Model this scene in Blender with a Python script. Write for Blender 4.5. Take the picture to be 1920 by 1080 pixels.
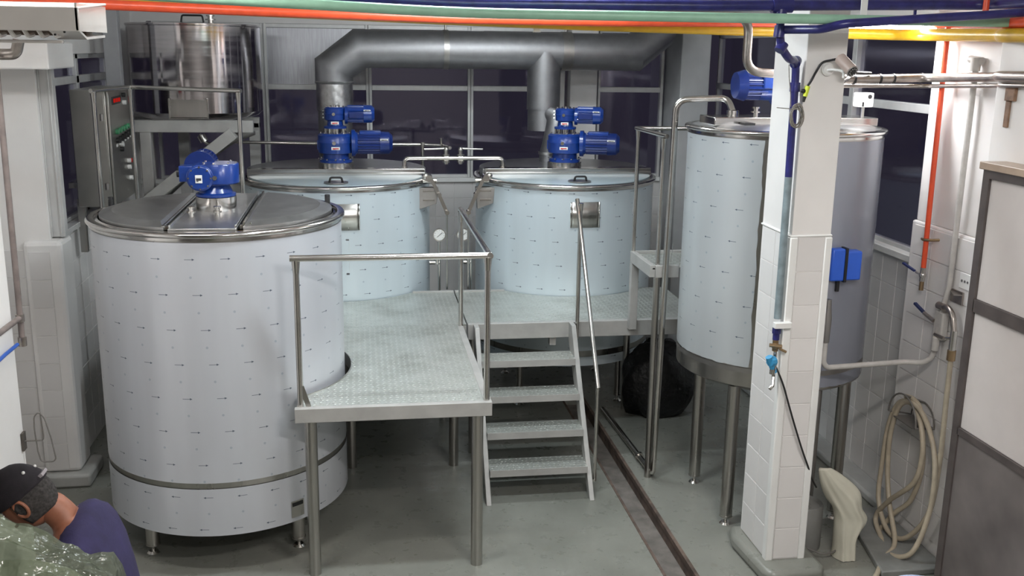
import bpy, bmesh, math, random
from mathutils import Vector, Matrix
random.seed(7)
PI = math.pi
S = bpy.context.scene
COL = S.collection
for o in list(bpy.data.objects): bpy.data.objects.remove(o)

# ------------------------------------------------------------------ camera
F_PX, YAW, PITCH, ROLL, CAM_H = 1889.16, 0.152495, 0.234591, 0.01467, 3.2
cd = bpy.data.cameras.new('camera'); cam = bpy.data.objects.new('camera', cd); COL.objects.link(cam)
fw = Vector((math.sin(YAW)*math.cos(PITCH), math.cos(YAW)*math.cos(PITCH), -math.sin(PITCH)))
rt = Vector((math.cos(YAW), -math.sin(YAW), 0)); up = rt.cross(fw)
r2 = rt*math.cos(ROLL)+up*math.sin(ROLL); u2 = up*math.cos(ROLL)-rt*math.sin(ROLL)
M = Matrix((r2, u2, -fw)).transposed().to_4x4(); M.translation = Vector((0, 0, CAM_H))
cam.matrix_world = M
cd.sensor_width = 36; cd.lens = F_PX/1920*36; cd.clip_start = 0.05; cd.clip_end = 100
S.camera = cam

# ------------------------------------------------------------------ world, lights, exposure
w = bpy.data.worlds.new('night'); S.world = w; w.use_nodes = True
w.node_tree.nodes['Background'].inputs[0].default_value = (0.72, 0.62, 1.0, 1)
w.node_tree.nodes['Background'].inputs[1].default_value = 0.028
S.view_settings.view_transform = 'Standard'; S.view_settings.look = 'None'
S.view_settings.gamma = 1; S.view_settings.use_curve_mapping = False
S.view_settings.exposure = 0.04

def area(name, loc, size, power, color, rot=(0, 0, 0)):
    l = bpy.data.lights.new(name, 'AREA'); l.shape = 'RECTANGLE'; l.size, l.size_y = size
    l.energy = power; l.color = color
    o = bpy.data.objects.new(name, l); COL.objects.link(o); o.location = loc; o.rotation_euler = rot
    return o
COOL = (0.86, 0.95, 1.0); WARM = (1.0, 0.93, 0.88)
# fluorescent fittings of the hall: rows under the ceiling and over the tanks, the last an added unseen fill
LIGHTS = [((0.7, 5.4, 3.84), (1.2, 0.16), 84, COOL),
          ((1.2, 7.7, 3.84), (1.2, 0.16), 48, COOL),
          ((1.9, 2.3, 3.84), (1.2, 0.16), 150, WARM),
          ((-1.35, 4.5, 3.84), (1.0, 0.16), 46, WARM),
          ((0.8, 0.6, 3.84), (1.2, 0.16), 100, WARM)]  # unseen fill added to brighten the front tank and the pillar
LAMP_LABELS = ['ceiling lamp over the front work platform', 'ceiling lamp over the back platforms before the duct',
               'ceiling lamp nearest the panelled unit on the right', 'ceiling lamp above the bending person on the left', 'unseen fill lamp added under the ceiling near the viewpoint']
for i, (loc, size, pw, c) in enumerate(LIGHTS):
    area('ceiling_lamp_light', (loc[0], loc[1], loc[2]-0.035), size, pw*.58, c)
area('column_lamp_light', (3.14, 6.06, 3.31), (0.9, 0.05), 22, (0.97, 0.98, 1.0))

# ------------------------------------------------------------------ helpers
ORG = {}
def tag(o, label=None, cat=None, group=None, kind=None):
    if label: o['label'] = label
    if cat: o['category'] = cat
    if group: o['group'] = group
    if kind: o['kind'] = kind
    return o
def thing(name, loc, label, cat, group=None):
    o = bpy.data.objects.new(name, None); COL.objects.link(o); o.location = loc
    o.empty_display_size = 0.1
    ORG[o] = Vector(loc); return tag(o, label, cat, group)
def V(*a): return Vector(a)

class MB:
    def __init__(s): s.v = []; s.f = []; s.uv = []; s.mi = []
    def add(s, vs, fs, uvs=None, mi=0):
        b = len(s.v); s.v += [tuple(v) for v in vs]
        for k, f in enumerate(fs):
            s.f.append([b+i for i in f]); s.mi.append(mi)
            s.uv.append(uvs[k] if uvs else None)
        return s
    def box(s, x0, x1, y0, y1, z0, z1, mi=0):
        vs = [(x, y, z) for z in (z0, z1) for y in (y0, y1) for x in (x0, x1)]
        return s.add(vs, [(0, 2, 3, 1), (4, 5, 7, 6), (0, 1, 5, 4), (2, 6, 7, 3), (0, 4, 6, 2), (1, 3, 7, 5)], mi=mi)
    def obox(s, c, ax, ay, az, h, mi=0):
        c = Vector(c); ax, ay, az = [Vector(a).normalized()*k for a, k in zip((ax, ay, az), h)]
        vs = [c+ax*i+ay*j+az*k for k in (-1, 1) for j in (-1, 1) for i in (-1, 1)]
        return s.add(vs, [(0, 2, 3, 1), (4, 5, 7, 6), (0, 1, 5, 4), (2, 6, 7, 3), (0, 4, 6, 2), (1, 3, 7, 5)], mi=mi)
    def beam(s, p0, p1, wd, ht, upv=(0, 0, 1), mi=0):
        p0, p1 = Vector(p0), Vector(p1); d = p1-p0; sd = d.cross(Vector(upv)).normalized(); uu = sd.cross(d).normalized()
        return s.obox((p0+p1)/2, d, sd, uu, (d.length/2, wd/2, ht/2), mi)
    def cyl(s, p0, p1, r0, r1=None, n=20, caps=True, mi=0):
        r1 = r0 if r1 is None else r1
        p0, p1 = Vector(p0), Vector(p1); d = (p1-p0).normalized()
        a = d.orthogonal().normalized(); b = d.cross(a)
        vs = []
        for p, r in ((p0, r0), (p1, r1)):
            vs += [p+(a*math.cos(2*PI*i/n)+b*math.sin(2*PI*i/n))*r for i in range(n)]
        fs = [(i, (i+1) % n, n+(i+1) % n, n+i) for i in range(n)]
        if caps: fs += [tuple(range(n-1, -1, -1)), tuple(range(n, 2*n))]
        return s.add(vs, fs, mi=mi)
    def ball(s, c, r, n=12, m=8, mi=0):
        if not hasattr(r, '__len__'): r = (r, r, r)
        vs = [Vector(c)+Vector((r[0]*math.sin(PI*j/m)*math.cos(2*PI*i/n), r[1]*math.sin(PI*j/m)*math.sin(2*PI*i/n), r[2]*math.cos(PI*j/m)))
              for j in range(1, m) for i in range(n)]
        t = len(vs); vs += [Vector(c)+Vector((0, 0, r[2])), Vector(c)-Vector((0, 0, r[2]))]
        fs = [((j)*n+i, (j+1)*n+i, (j+1)*n+(i+1) % n, j*n+(i+1) % n) for j in range(m-2) for i in range(n)]
        fs += [(t, i, (i+1) % n) for i in range(n)] + [(t+1, (m-2)*n+(i+1) % n, (m-2)*n+i) for i in range(n)]
        return s.add(vs, fs, mi=mi)
    def tube(s, pts, r, n=12, fillet=0, closed=False, seg=6, mi=0):
        P = [Vector(p) for p in pts]
        if fillet:
            Q = [P[0]]
            for i in range(1, len(P)-1):
                a, b, c = P[i-1], P[i], P[i+1]; u, v = (a-b), (c-b)
                f = min(fillet, u.length*0.49, v.length*0.49); u.normalize(); v.normalize()
                for k in range(seg+1):
                    t = k/seg; Q.append((b+u*f)*(1-t)**2+b*2*t*(1-t)+(b+v*f)*t*t)
            Q.append(P[-1]); P = Q
        m = len(P); T = []
        for i in range(m):
            if closed: T.append((P[(i+1) % m]-P[i-1]).normalized())
            elif i == 0: T.append((P[1]-P[0]).normalized())
            elif i == m-1: T.append((P[-1]-P[-2]).normalized())
            else: T.append(((P[i+1]-P[i]).normalized()+(P[i]-P[i-1]).normalized()).normalized())
        a = T[0].orthogonal().normalized(); vs = []
        for i in range(m):
            t = T[i]; a = (a-t*a.dot(t)).normalized(); b = t.cross(a)
            rr = r[i] if hasattr(r, '__len__') else r
            k = 1.0; ax = None
            if 0 < i < m-1 and not closed:
                d1 = (P[i]-P[i-1]).normalized(); c = max(0.5, d1.dot(t))
                if c < 0.9995:
                    k = 1/c; ax = (d1.cross(t)).cross(t).normalized()
            for j in range(n):
                o = (a*math.cos(2*PI*j/n)+b*math.sin(2*PI*j/n))*rr
                if ax is not None: o = o+ax*(o.dot(ax)*(k-1))
                vs.append(P[i]+o)
        fs = []
        for i in range(m if closed else m-1):
            i2 = (i+1) % m
            fs += [(i*n+j, i*n+(j+1) % n, i2*n+(j+1) % n, i2*n+j) for j in range(n)]
        if not closed: fs += [tuple(range(n-1, -1, -1)), tuple(range((m-1)*n, m*n))]
        return s.add(vs, fs, mi=mi)
    def lathe(s, prof, c, n=64, a0=0, a1=2*PI, axis=None, uv=False, mi=0):
        """profile of (radius, height); axis None = z"""
        c = Vector(c); full = abs(a1-a0-2*PI) < 1e-6; m = n if full else n+1
        if axis is None: X, Y, Z = V(1, 0, 0), V(0, 1, 0), V(0, 0, 1)
        else: Z = Vector(axis).normalized(); X = Z.orthogonal().normalized(); Y = Z.cross(X)
        vs = []; A = [a0+(a1-a0)*i/n for i in range(m)]
        for r, z in prof: vs += [c+X*(r*math.cos(a))+Y*(r*math.sin(a))+Z*z for a in A]
        fs = []; uvs = []
        for k in range(len(prof)-1):
            for i in range(n):
                i2 = (i+1) % m
                fs.append((k*m+i, k*m+i2, (k+1)*m+i2, (k+1)*m+i))
                if uv:
                    R = max(prof[k][0], 1e-4); ua, ub = (a0+(a1-a0)*i/n)*R, (a0+(a1-a0)*(i+1)/n)*R
                    za, zb = c.z+prof[k][1], c.z+prof[k+1][1]
                    uvs.append([(ua, za), (ub, za), (ub, zb), (ua, zb)])
        return s.add(vs, fs, uvs if uv else None, mi)
    def prism(s, poly, z0, z1, mi=0):
        n = len(poly); vs = [(x, y, z0) for x, y in poly]+[(x, y, z1) for x, y in poly]
        return s.add(vs, [tuple(range(n-1, -1, -1)), tuple(range(n, 2*n))]+[(i, (i+1) % n, n+(i+1) % n, n+i) for i in range(n)], mi=mi)
    def mesh(s, name, mats, org=V(0, 0, 0), smooth=True, angle=35, recalc=True, doubles=0):
        me = bpy.data.meshes.new(name)
        me.from_pydata([Vector(v)-org for v in s.v], [], s.f)
        if any(u for u in s.uv):
            ul = me.uv_layers.new(name='UVMap')
            for p, u in zip(me.polygons, s.uv):
                if u:
                    for k, li in enumerate(p.loop_indices): ul.data[li].uv = u[k]
        for p, mi in zip(me.polygons, s.mi): p.material_index = mi
        if recalc:
            bm = bmesh.new(); bm.from_mesh(me)
            if doubles: bmesh.ops.remove_doubles(bm, verts=bm.verts, dist=doubles)
            bmesh.ops.recalc_face_normals(bm, faces=bm.faces); bm.to_mesh(me); bm.free()
        if smooth:
            me.polygons.foreach_set('use_smooth', [True]*len(me.polygons))
            me.set_sharp_from_angle(angle=math.radians(angle))
        for m in (mats if isinstance(mats, (list, tuple)) else [mats]): me.materials.append(m)
        return me
    def build(s, name, mats, parent=None, bevel=0, solid=0, **kw):
        org = ORG.get(parent, V(0, 0, 0)) if parent is not None else V(0, 0, 0)
        o = bpy.data.objects.new(name, s.mesh(name, mats, org, **kw)); COL.objects.link(o)
        if parent is not None: o.parent = parent
        ORG[o] = org
        if solid:
            m = o.modifiers.new('thickness', 'SOLIDIFY'); m.thickness = solid; m.offset = 0
        if bevel:
            m = o.modifiers.new('bevel', 'BEVEL'); m.width = bevel; m.segments = 2; m.limit_method = 'ANGLE'; m.angle_limit = math.radians(40)
        return o
    def single(s, name, mats, label, cat, group=None, **kw):
        """a thing that is one mesh: origin at its base centre"""
        xs = [v[0] for v in s.v]; ys = [v[1] for v in s.v]; zs = [v[2] for v in s.v]
        org = V((min(xs)+max(xs))/2, (min(ys)+max(ys))/2, min(zs))
        bev = kw.pop('bevel', 0); sol = kw.pop('solid', 0)
        o = bpy.data.objects.new(name, s.mesh(name, mats, org, **kw)); COL.objects.link(o); o.location = org; ORG[o] = org
        if sol:
            m = o.modifiers.new('thickness', 'SOLIDIFY'); m.thickness = sol; m.offset = 0
        if bev:
            m = o.modifiers.new('bevel', 'BEVEL'); m.width = bev; m.segments = 2; m.limit_method = 'ANGLE'
        return tag(o, label, cat, group)
def struct(mb, name, mats, **kw):
    o = mb.build(name, mats, **kw); o['kind'] = 'structure'; return o
def copy_tree(root, loc, rz=0, label=None, name=None):
    def cp(o, par):
        c = o.copy(); COL.objects.link(c)
        if par is not None: c.parent = par
        for ch in [x for x in bpy.data.objects if x.parent == o]: cp(ch, c)
        return c
    r = cp(root, None); r.location = loc; r.rotation_euler.z = rz; ORG[r] = Vector(loc)
    if label: r['label'] = label
    return r

# ------------------------------------------------------------------ materials
def new_mat(name, color=(.5, .5, .5), rough=.5, metal=0.0, **kw):
    m = bpy.data.materials.new(name); m.use_nodes = True
    b = m.node_tree.nodes['Principled BSDF']
    b.inputs['Base Color'].default_value = (*color, 1); b.inputs['Roughness'].default_value = rough; b.inputs['Metallic'].default_value = metal
    for k, v in kw.items(): b.inputs[k.replace('_', ' ')].default_value = v
    return m
class N:
    """tiny node-graph helper"""
    def __init__(s, m): s.m = m; s.t = m.node_tree; s.b = s.t.nodes['Principled BSDF']
    def node(s, t, **kw):
        n = s.t.nodes.new(t)
        for k, v in kw.items(): setattr(n, k, v)
        return n
    def link(s, a, b): s.t.links.new(a, b)
    def math(s, op, a, b=None, c=None):
        n = s.node('ShaderNodeMath', operation=op)
        for i, x in enumerate((a, b, c)):
            if x is None: continue
            if isinstance(x, (int, float)): n.inputs[i].default_value = x
            else: s.link(x, n.inputs[i])
        return n.outputs[0]
    def coord(s, which='Object'): return s.node('ShaderNodeTexCoord').outputs[which]
    def world(s): return s.node('ShaderNodeNewGeometry').outputs['Position']
    def sep(s, v):
        n = s.node('ShaderNodeSeparateXYZ'); s.link(v, n.inputs[0]); return n.outputs
    def noise(s, vec, scale, detail=3, rough=.55, stretch=None):
        if stretch:
            mp = s.node('ShaderNodeMapping'); mp.inputs['Scale'].default_value = stretch; s.link(vec, mp.inputs['Vector']); vec = mp.outputs[0]
        n = s.node('ShaderNodeTexNoise'); n.inputs['Scale'].default_value = scale; n.inputs['Detail'].default_value = detail
        n.inputs['Roughness'].default_value = rough; s.link(vec, n.inputs['Vector']); return n.outputs['Fac']
    def ramp(s, f, stops):
        n = s.node('ShaderNodeValToRGB'); e = n.color_ramp.elements
        while len(e) < len(stops): e.new(.5)
        for k, (p, c) in enumerate(stops):
            e[k].position = p; e[k].color = (*c, 1) if hasattr(c, '__len__') else (c, c, c, 1)
        s.link(f, n.inputs[0]); return n.outputs[0]
    def mix(s, f, a, b):
        n = s.node('ShaderNodeMix', data_type='RGBA')
        if isinstance(f, (int, float)): n.inputs[0].default_value = f
        else: s.link(f, n.inputs[0])
        for i, x in ((6, a), (7, b)):
            if hasattr(x, '__len__'): n.inputs[i].default_value = (*x, 1)
            else: s.link(x, n.inputs[i])
        return n.outputs[2]
    def bump(s, h, strength=.3, dist=.01):
        n = s.node('ShaderNodeBump'); n.inputs['Strength'].default_value = strength; n.inputs['Distance'].default_value = dist
        s.link(h, n.inputs['Height']); s.link(n.outputs[0], s.b.inputs['Normal']); return n
def painted(name, c, rough=.45, var=.06, scale=6, bump=.0, **kw):
    m = new_mat(name, c, rough, **kw); g = N(m); f = g.noise(g.world(), scale)
    lo = tuple(x*(1-var) for x in c); hi = tuple(min(1, x*(1+var)) for x in c)
    g.link(g.ramp(f, [(.3, lo), (.7, hi)]), g.b.inputs['Base Color'])
    if bump: g.bump(g.noise(g.world(), scale*12), bump, .004)
    return m
def steel(name, c=(.55, .54, .52), rough=.3, stretch=(1, 1, 40), var=.12, scale=5):
    m = new_mat(name, c, rough, 1.0); g = N(m); f = g.noise(g.coord(), scale, 4, .6, stretch)
    lo = tuple(x*(1-var) for x in c); hi = tuple(min(1, x*(1+var)) for x in c)
    g.link(g.ramp(f, [(.3, lo), (.7, hi)]), g.b.inputs['Base Color'])
    g.link(g.math('MULTIPLY_ADD', f, .18, rough-.09), g.b.inputs['Roughness'])
    return m
WALL = painted('white_painted_plaster', (.81, .79, .77), .5, .04, 2.5, .15)
CEIL = painted('ceiling_paint', (.72, .71, .69), .7, .03)
TRIMW = painted('white_corner_trim', (.8, .8, .78), .4, .03)
GROUT = painted('grey_grout', (.36, .345, .33), .8, .15, 20)
def tile_mat(name, c):
    m = new_mat(name, c, .28); g = N(m)
    rnd = g.node('ShaderNodeObjectInfo').outputs['Random']
    f = g.math('MULTIPLY_ADD', rnd, .5, g.math('MULTIPLY', g.noise(g.world(), 5), .5))
    g.link(g.ramp(f, [(.2, tuple(x*.94 for x in c)), (.8, tuple(min(1, x*1.04) for x in c))]), g.b.inputs['Base Color'])
    g.bump(g.noise(g.world(), 14), .05, .004); return m
TILE = tile_mat('glazed_white_tile', (.75, .73, .715))
# floor: green-grey sealed concrete
def floor_mat():
    m = new_mat('sealed_concrete_floor', (.3, .32, .29), .35); g = N(m); p = g.world()
    a = g.noise(p, 1.1, 5, .6); b = g.noise(p, 9, 4, .6); c = g.noise(p, 60, 2)
    base = g.ramp(a, [(.3, (.165, .17, .148)), (.5, (.21, .215, .19)), (.72, (.245, .247, .22))])
    st = g.ramp(b, [(.62, (0, 0, 0)), (.72, (1, 1, 1))])
    col = g.mix(g.math('MULTIPLY', st, .35), base, (.13, .125, .095))
    sp = g.ramp(c, [(.70, (0, 0, 0)), (.74, (1, 1, 1))]); col = g.mix(g.math('MULTIPLY', sp, .3), col, (.1, .095, .08))
    g.link(col, g.b.inputs['Base Color'])
    g.link(g.ramp(b, [(.3, .22), (.8, .5)]), g.b.inputs['Roughness']); g.bump(b, .12, .01); return m
FLOOR = floor_mat()
RUST = painted('rusty_channel_iron', (.10, .07, .055), .7, .5, 12, .4)
DIRT = painted('wet_channel_concrete', (.17, .155, .14), .5, .35, 9, .4)
ALU = steel('window_aluminium', (.62, .62, .61), .42, (3, 3, 1), .06); ALU.node_tree.nodes['Principled BSDF'].inputs['Metallic'].default_value = .25
STEEL = steel('brushed_stainless_steel', (.46, .445, .42), .30, (3, 3, .3), .08)
STEELH = steel('polished_stainless_tube', (.60, .58, .55), .2, (1, 1, 1))
RIM = steel('mirror_finish_steel', (.62, .60, .58), .16, (1, 1, 1), .05)
LIDM = steel('satin_lid_steel', (.52, .52, .52), .36, (2, 2, 2), .10)
DSTEEL = steel('dull_grey_steel', (.40, .385, .37), .4, (1, 1, 1))
GALV = steel('galvanised_duct_sheet', (.33, .33, .34), .52, (1, 1, 1), .1, 12)
FOIL = steel('aluminium_foil_wrap', (.62, .62, .62), .32, (1, 1, 1), .2, 18)
g_ = N(FOIL); g_.bump(g_.noise(g_.coord(), 16, 3), .25, .012)
HOP = steel('mirror_hopper_steel', (.56, .53, .54), .11, (1, 1, 12), .1, 3)
g_ = N(HOP); g_.bump(g_.noise(g_.coord(), 2.2, 2, .5, (1, 1, .35)), .14, .05)
BEAM = painted('grey_painted_steel_beam', (.36, .355, .34), .4, .1, 8, metallic=0) if False else painted('grey_painted_steel_beam', (.36, .355, .34), .4, .1, 8)
def plate_mat():
    m = new_mat('checker_plate', (.55, .56, .52), .36, .75); g = N(m); p = g.coord()
    x, y, z = g.sep(p); s = 1/.038
    X = g.math('MULTIPLY', x, s); Y = g.math('MULTIPLY', y, s)
    fx = g.math('SUBTRACT', g.math('FRACT', X), .5); fy = g.math('SUBTRACT', g.math('FRACT', Y), .5)
    par = g.math('MODULO', g.math('ABSOLUTE', g.math('ADD', g.math('FLOOR', X), g.math('FLOOR', Y))), 2)
    u = g.math('ADD', fx, fy); v = g.math('SUBTRACT', fx, fy)
    def mixf(a, b): return g.math('ADD', g.math('MULTIPLY', a, g.math('SUBTRACT', 1, par)), g.math('MULTIPLY', b, par))
    U, W = mixf(u, v), mixf(v, u)
    d = g.math('ADD', g.math('POWER', g.math('DIVIDE', U, .62), 2), g.math('POWER', g.math('DIVIDE', W, .22), 2))
    h = g.math('MAXIMUM', g.math('SUBTRACT', 1, d), 0)
    g.bump(h, 1.0, .008)
    n1 = g.noise(g.world(), 3, 5, .65); n2 = g.noise(g.world(), 40, 2)
    c = g.ramp(n1, [(.3, (.42, .435, .40)), (.5, (.56, .58, .54)), (.7, (.66, .68, .64))])
    c = g.mix(g.math('MULTIPLY', g.ramp(n2, [(.6, 0.0), (.75, 1.0)]), .3), c, (.25, .24, .2))
    c = g.mix(g.math('MULTIPLY', h, .55), c, (.85, .87, .83))  # sparkle of the raised lugs is put in as lighter colour
    g.link(c, g.b.inputs['Base Color']); g.link(g.ramp(n1, [(.3, .5), (.7, .36)]), g.b.inputs['Roughness']); return m
PLATE = plate_mat()
def film_mat(name, c, flip=False, arrows=True, rough=.3, su=.20, sv=.42):
    """protective film with printed arrows (uv in metres around the shell)"""
    m = new_mat(name, c, rough, .25, Specular_IOR_Level=.45, Coat_Weight=.15, Coat_Roughness=.15); g = N(m)
    u, v, _ = g.sep(g.node('ShaderNodeTexCoord').outputs['UV'])
    if flip: u = g.math('MULTIPLY', u, -1)
    base = g.ramp(g.noise(g.world(), 2.2, 2, .5, (3, 3, .4)), [(.3, tuple(x*.96 for x in c)), (.7, tuple(min(1, x*1.03) for x in c))])
    col = base
    if arrows:
        def mark(vo, uo, kind):
            V_ = g.math('ADD', v, vo); row = g.math('FLOOR', g.math('DIVIDE', V_, sv/2))
            U_ = g.math('ADD', g.math('ADD', u, uo), g.math('MULTIPLY', row, .035))
            fu = g.math('MULTIPLY', g.math('FRACT', g.math('DIVIDE', U_, su)), su)
            fv = g.math('SUBTRACT', g.math('MULTIPLY', g.math('FRACT', g.math('DIVIDE', V_, sv/2)), sv/2), sv/4)
            if kind == 'arrow':
                line = g.math('MULTIPLY', g.math('LESS_THAN', g.math('ABSOLUTE', fv), .0015),
                              g.math('MULTIPLY', g.math('GREATER_THAN', fu, .05), g.math('LESS_THAN', fu, .102)))
                tx = g.math('SUBTRACT', .108, fu)
                head = g.math('MULTIPLY', g.math('LESS_THAN', g.math('ABSOLUTE', fv), g.math('MULTIPLY', tx, .45)),
                              g.math('MULTIPLY', g.math('GREATER_THAN', tx, 0), g.math('LESS_THAN', tx, .015)))
                return g.math('MAXIMUM', line, head)
            r = g.math('SQRT', g.math('ADD', g.math('POWER', g.math('SUBTRACT', fu, .1), 2), g.math('POWER', fv, 2)))
            return g.math('MULTIPLY', g.math('LESS_THAN', r, .0075), .35)
        col = g.mix(mark(0, 0, 'arrow'), col, (.09, .11, .15))
        col = g.mix(mark(sv/4, .02, 'dot'), col, (.12, .2, .3))
    g.link(col, g.b.inputs['Base Color'])
    g.bump(g.noise(g.world(), 1.6, 2, .5, (4, 4, .3)), .06, .02)
    return m
FILM1 = film_mat('protective_film_grey_white', (.56, .58, .62))
FILM1R = film_mat('protective_film_reversed', (.56, .58, .62), flip=True)
FILM2 = film_mat('protective_film_pale_blue', (.61, .69, .735), su=.2)
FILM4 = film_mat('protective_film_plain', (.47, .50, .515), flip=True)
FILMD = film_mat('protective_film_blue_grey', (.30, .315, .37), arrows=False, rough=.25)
FILML = film_mat('lid_film', (.52, .61, .64), arrows=False, rough=.28)
BLUE = painted('gearmotor_blue_enamel', (.006, .036, .215), .28, .12, 20, Coat_Weight=.4, Coat_Roughness=.15)
BLUED = painted('motor_dark_blue_enamel', (.005, .020, .13), .32, .15, 20)
BOXB = painted('blue_plastic_box', (.03, .12, .62), .35, .05)
BLACK = new_mat('black_rubber', (.012, .012, .013), .45)
DARK = new_mat('dark_enclosure', (.03, .028, .03), .6)
WHITEP = new_mat('white_plastic', (.8, .8, .78), .35)
REDP = new_mat('red_plastic', (.55, .02, .02), .35)
GREENP = new_mat('green_lens', (.05, .25, .12), .3)
YEL = new_mat('yellow_green_connector', (.65, .75, .04), .4)
BRASS = steel('aged_brass', (.38, .27, .16), .4, (1, 1, 1))
PORANGE = painted('orange_red_pipe_paint', (.72, .085, .03), .35, .1, 14)
PGREEN = painted('mint_green_pipe_paint', (.30, .52, .38), .4, .08, 14)
PBLUE = painted('navy_pipe_paint', (.022, .022, .13), .3, .3, 18)
PYEL = painted('yellow_pipe_paint', (.62, .37, .015), .35, .14, 9)
PGREY = painted('grey_blue_pipe_paint', (.20, .25, .27), .45, .25, 14)
PWHITE = painted('painted_over_white_pipe', (.50, .48, .455), .5, .12, 14)
PSTEEL = steel('tarnished_steel_pipe', (.40, .36, .33), .32, (1, 1, 1), .25, 9)
LPAINT = painted('cream_panel_paint', (.56, .52, .50), .45, .03)
FRAMED = painted('dark_bronze_frame', (.075, .063, .06), .4, .2, 10)
KICK = painted('brown_grey_sheet', (.13, .115, .11), .38, .3, 3)
SHELF = painted('varnished_shelf_top', (.38, .29, .22), .4, .12)
HOSE = painted('beige_rubber_hose', (.40, .345, .26), .45, .12, 14)
CLOTH = painted('cream_drop_cloth', (.62, .60, .50), .7, .06, 4)
CLOTH.node_tree.nodes['Principled BSDF'].inputs['Subsurface Weight'].default_value = 0.0
DRUMM = painted('grey_plastic_drum', (.20, .20, .19), .5, .1)
ENAMEL = painted('off_white_enamel', (.74, .70, .66), .22, .03, Coat_Weight=.5)
SKIN = painted('skin', (.33, .13, .075), .5, .12, 20); SKIN.node_tree.nodes['Principled BSDF'].inputs['Subsurface Weight'].default_value = .1
SKIN.node_tree.nodes['Principled BSDF'].inputs['Subsurface Radius'].default_value = (.02, .008, .004)
SHIRT = painted('navy_blue_cotton', (.026, .021, .075), .85, .25, 9, .3)
CAPM = painted('black_cotton', (.013, .010, .014), .85, .3, 30, .3)
HAIR = painted('grey_black_hair', (.055, .05, .048), .8, .6, 90, .8)
TROUS = painted('dark_trousers', (.03, .03, .045), .85, .2, 12)
CARD = painted('grey_green_drum_wall', (.22, .235, .19), .6, .05)
BLUEW = painted('blue_white_plastic', (.42, .48, .66), .3, .25, 8)
WIRE = painted('grey_steel_wire', (.14, .13, .12), .5, .2)
CABLE = painted('grey_cable_bundle', (.26, .24, .21), .5, .3, 60)
def glass_mat(name, tint, spec, trans):
    m = bpy.data.materials.new(name); m.use_nodes = True; t = m.node_tree; t.nodes.clear()
    o = t.nodes.new('ShaderNodeOutputMaterial'); mx = t.nodes.new('ShaderNodeMixShader'); gl = t.nodes.new('ShaderNodeBsdfGlossy'); tr = t.nodes.new('ShaderNodeBsdfTransparent')
    tr.inputs[0].default_value = (*trans, 1); gl.inputs['Color'].default_value = (*tint, 1); gl.inputs['Roughness'].default_value = .06
    lw = t.nodes.new('ShaderNodeLayerWeight'); lw.inputs[0].default_value = .5; fp = t.nodes.new('ShaderNodeMath'); fp.operation = 'POWER'; fp.inputs[1].default_value = 4; t.links.new(lw.outputs['Facing'], fp.inputs[0])
    fr = t.nodes.new('ShaderNodeMath'); fr.operation = 'MULTIPLY_ADD'; fr.inputs[1].default_value = .6; fr.inputs[2].default_value = spec; t.links.new(fp.outputs[0], fr.inputs[0])
    t.links.new(fr.outputs[0], mx.inputs[0]); t.links.new(tr.outputs[0], mx.inputs[1]); t.links.new(gl.outputs[0], mx.inputs[2]); t.links.new(mx.outputs[0], o.inputs[0])
    return m
GLASS = glass_mat('night_window_glass', (.9, .88, 1.0), .05, (.88, .88, .92))
def bag_mat():
    m = new_mat('clear_green_polythene', (.62, .68, .56), .12, 0.0, IOR=1.45); g = N(m); g.bump(g.noise(g.coord(), 9, 3, .7), .9, .03)
    t = m.node_tree; tr = t.nodes.new('ShaderNodeBsdfTransparent'); tr.inputs[0].default_value = (.80, .85, .74, 1)
    mx = t.nodes.new('ShaderNodeMixShader'); mx.inputs[0].default_value = .5
    t.links.new(tr.outputs[0], mx.inputs[1]); t.links.new(g.b.outputs[0], mx.inputs[2]); t.links.new(mx.outputs[0], t.nodes['Material Output'].inputs[0])
    g.b.inputs['Base Color'].default_value = (.15, .17, .125, 1)
    return m
BAG = bag_mat()
BLKBAG = new_mat('black_bin_liner', (.006, .006, .007), .45)
g_ = N(BLKBAG); g_.bump(g_.noise(g_.coord(), 7, 3), .8, .05)
def emit(name, c, s):
    m = bpy.data.materials.new(name); m.use_nodes = True; t = m.node_tree; t.nodes.clear()
    o = t.nodes.new('ShaderNodeOutputMaterial'); e = t.nodes.new('ShaderNodeEmission'); e.inputs[0].default_value = (*c, 1); e.inputs[1].default_value = s
    t.links.new(e.outputs[0], o.inputs[0]); return m
TUBE = emit('lit_fluorescent_tube', (.95, .97, 1), 45); TUBEC = emit('lit_ceiling_tube', (.92, .97, 1), 120)
REDLED = emit('red_led_digits', (1, .03, .02), .35)

# ------------------------------------------------------------------ tiles
_tm = {}
def tile_mesh(wd, ht, t=.006):
    k = (round(wd, 4), round(ht, 4))
    if k not in _tm:
        mb = MB(); b = .003; x, z = wd/2, ht/2
        vs = [(-x, 0, -z), (x, 0, -z), (x, 0, z), (-x, 0, z), (-x+b, -t, -z+b), (x-b, -t, -z+b), (x-b, -t, z-b), (-x+b, -t, z-b)]
        mb.add(vs, [(4, 5, 6, 7), (0, 1, 5, 4), (1, 2, 6, 5), (2, 3, 7, 6), (3, 0, 4, 7), (0, 3, 2, 1)])
        _tm[k] = mb.mesh('tile', TILE, smooth=False)
    return _tm[k]
def tiles(parent, origin, udir, ncol, nrow, wd=.2, ht=.2, gap=.0025, rz=0):
    """origin: lower-left on the face; udir: direction of columns; tile faces -y rotated by rz"""
    me = tile_mesh(wd-gap, ht-gap); u = Vector(udir).normalized()
    for i in range(ncol):
        for j in range(nrow):
            o = bpy.data.objects.new('tile', me); COL.objects.link(o); o.parent = parent
            o.location = Vector(origin)+u*(wd*(i+.5))+V(0, 0, ht*(j+.5))-ORG.get(parent, V(0, 0, 0))
            o.rotation_euler = (random.uniform(-.003, .003), 0, rz+random.uniform(-.003, .003))

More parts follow.
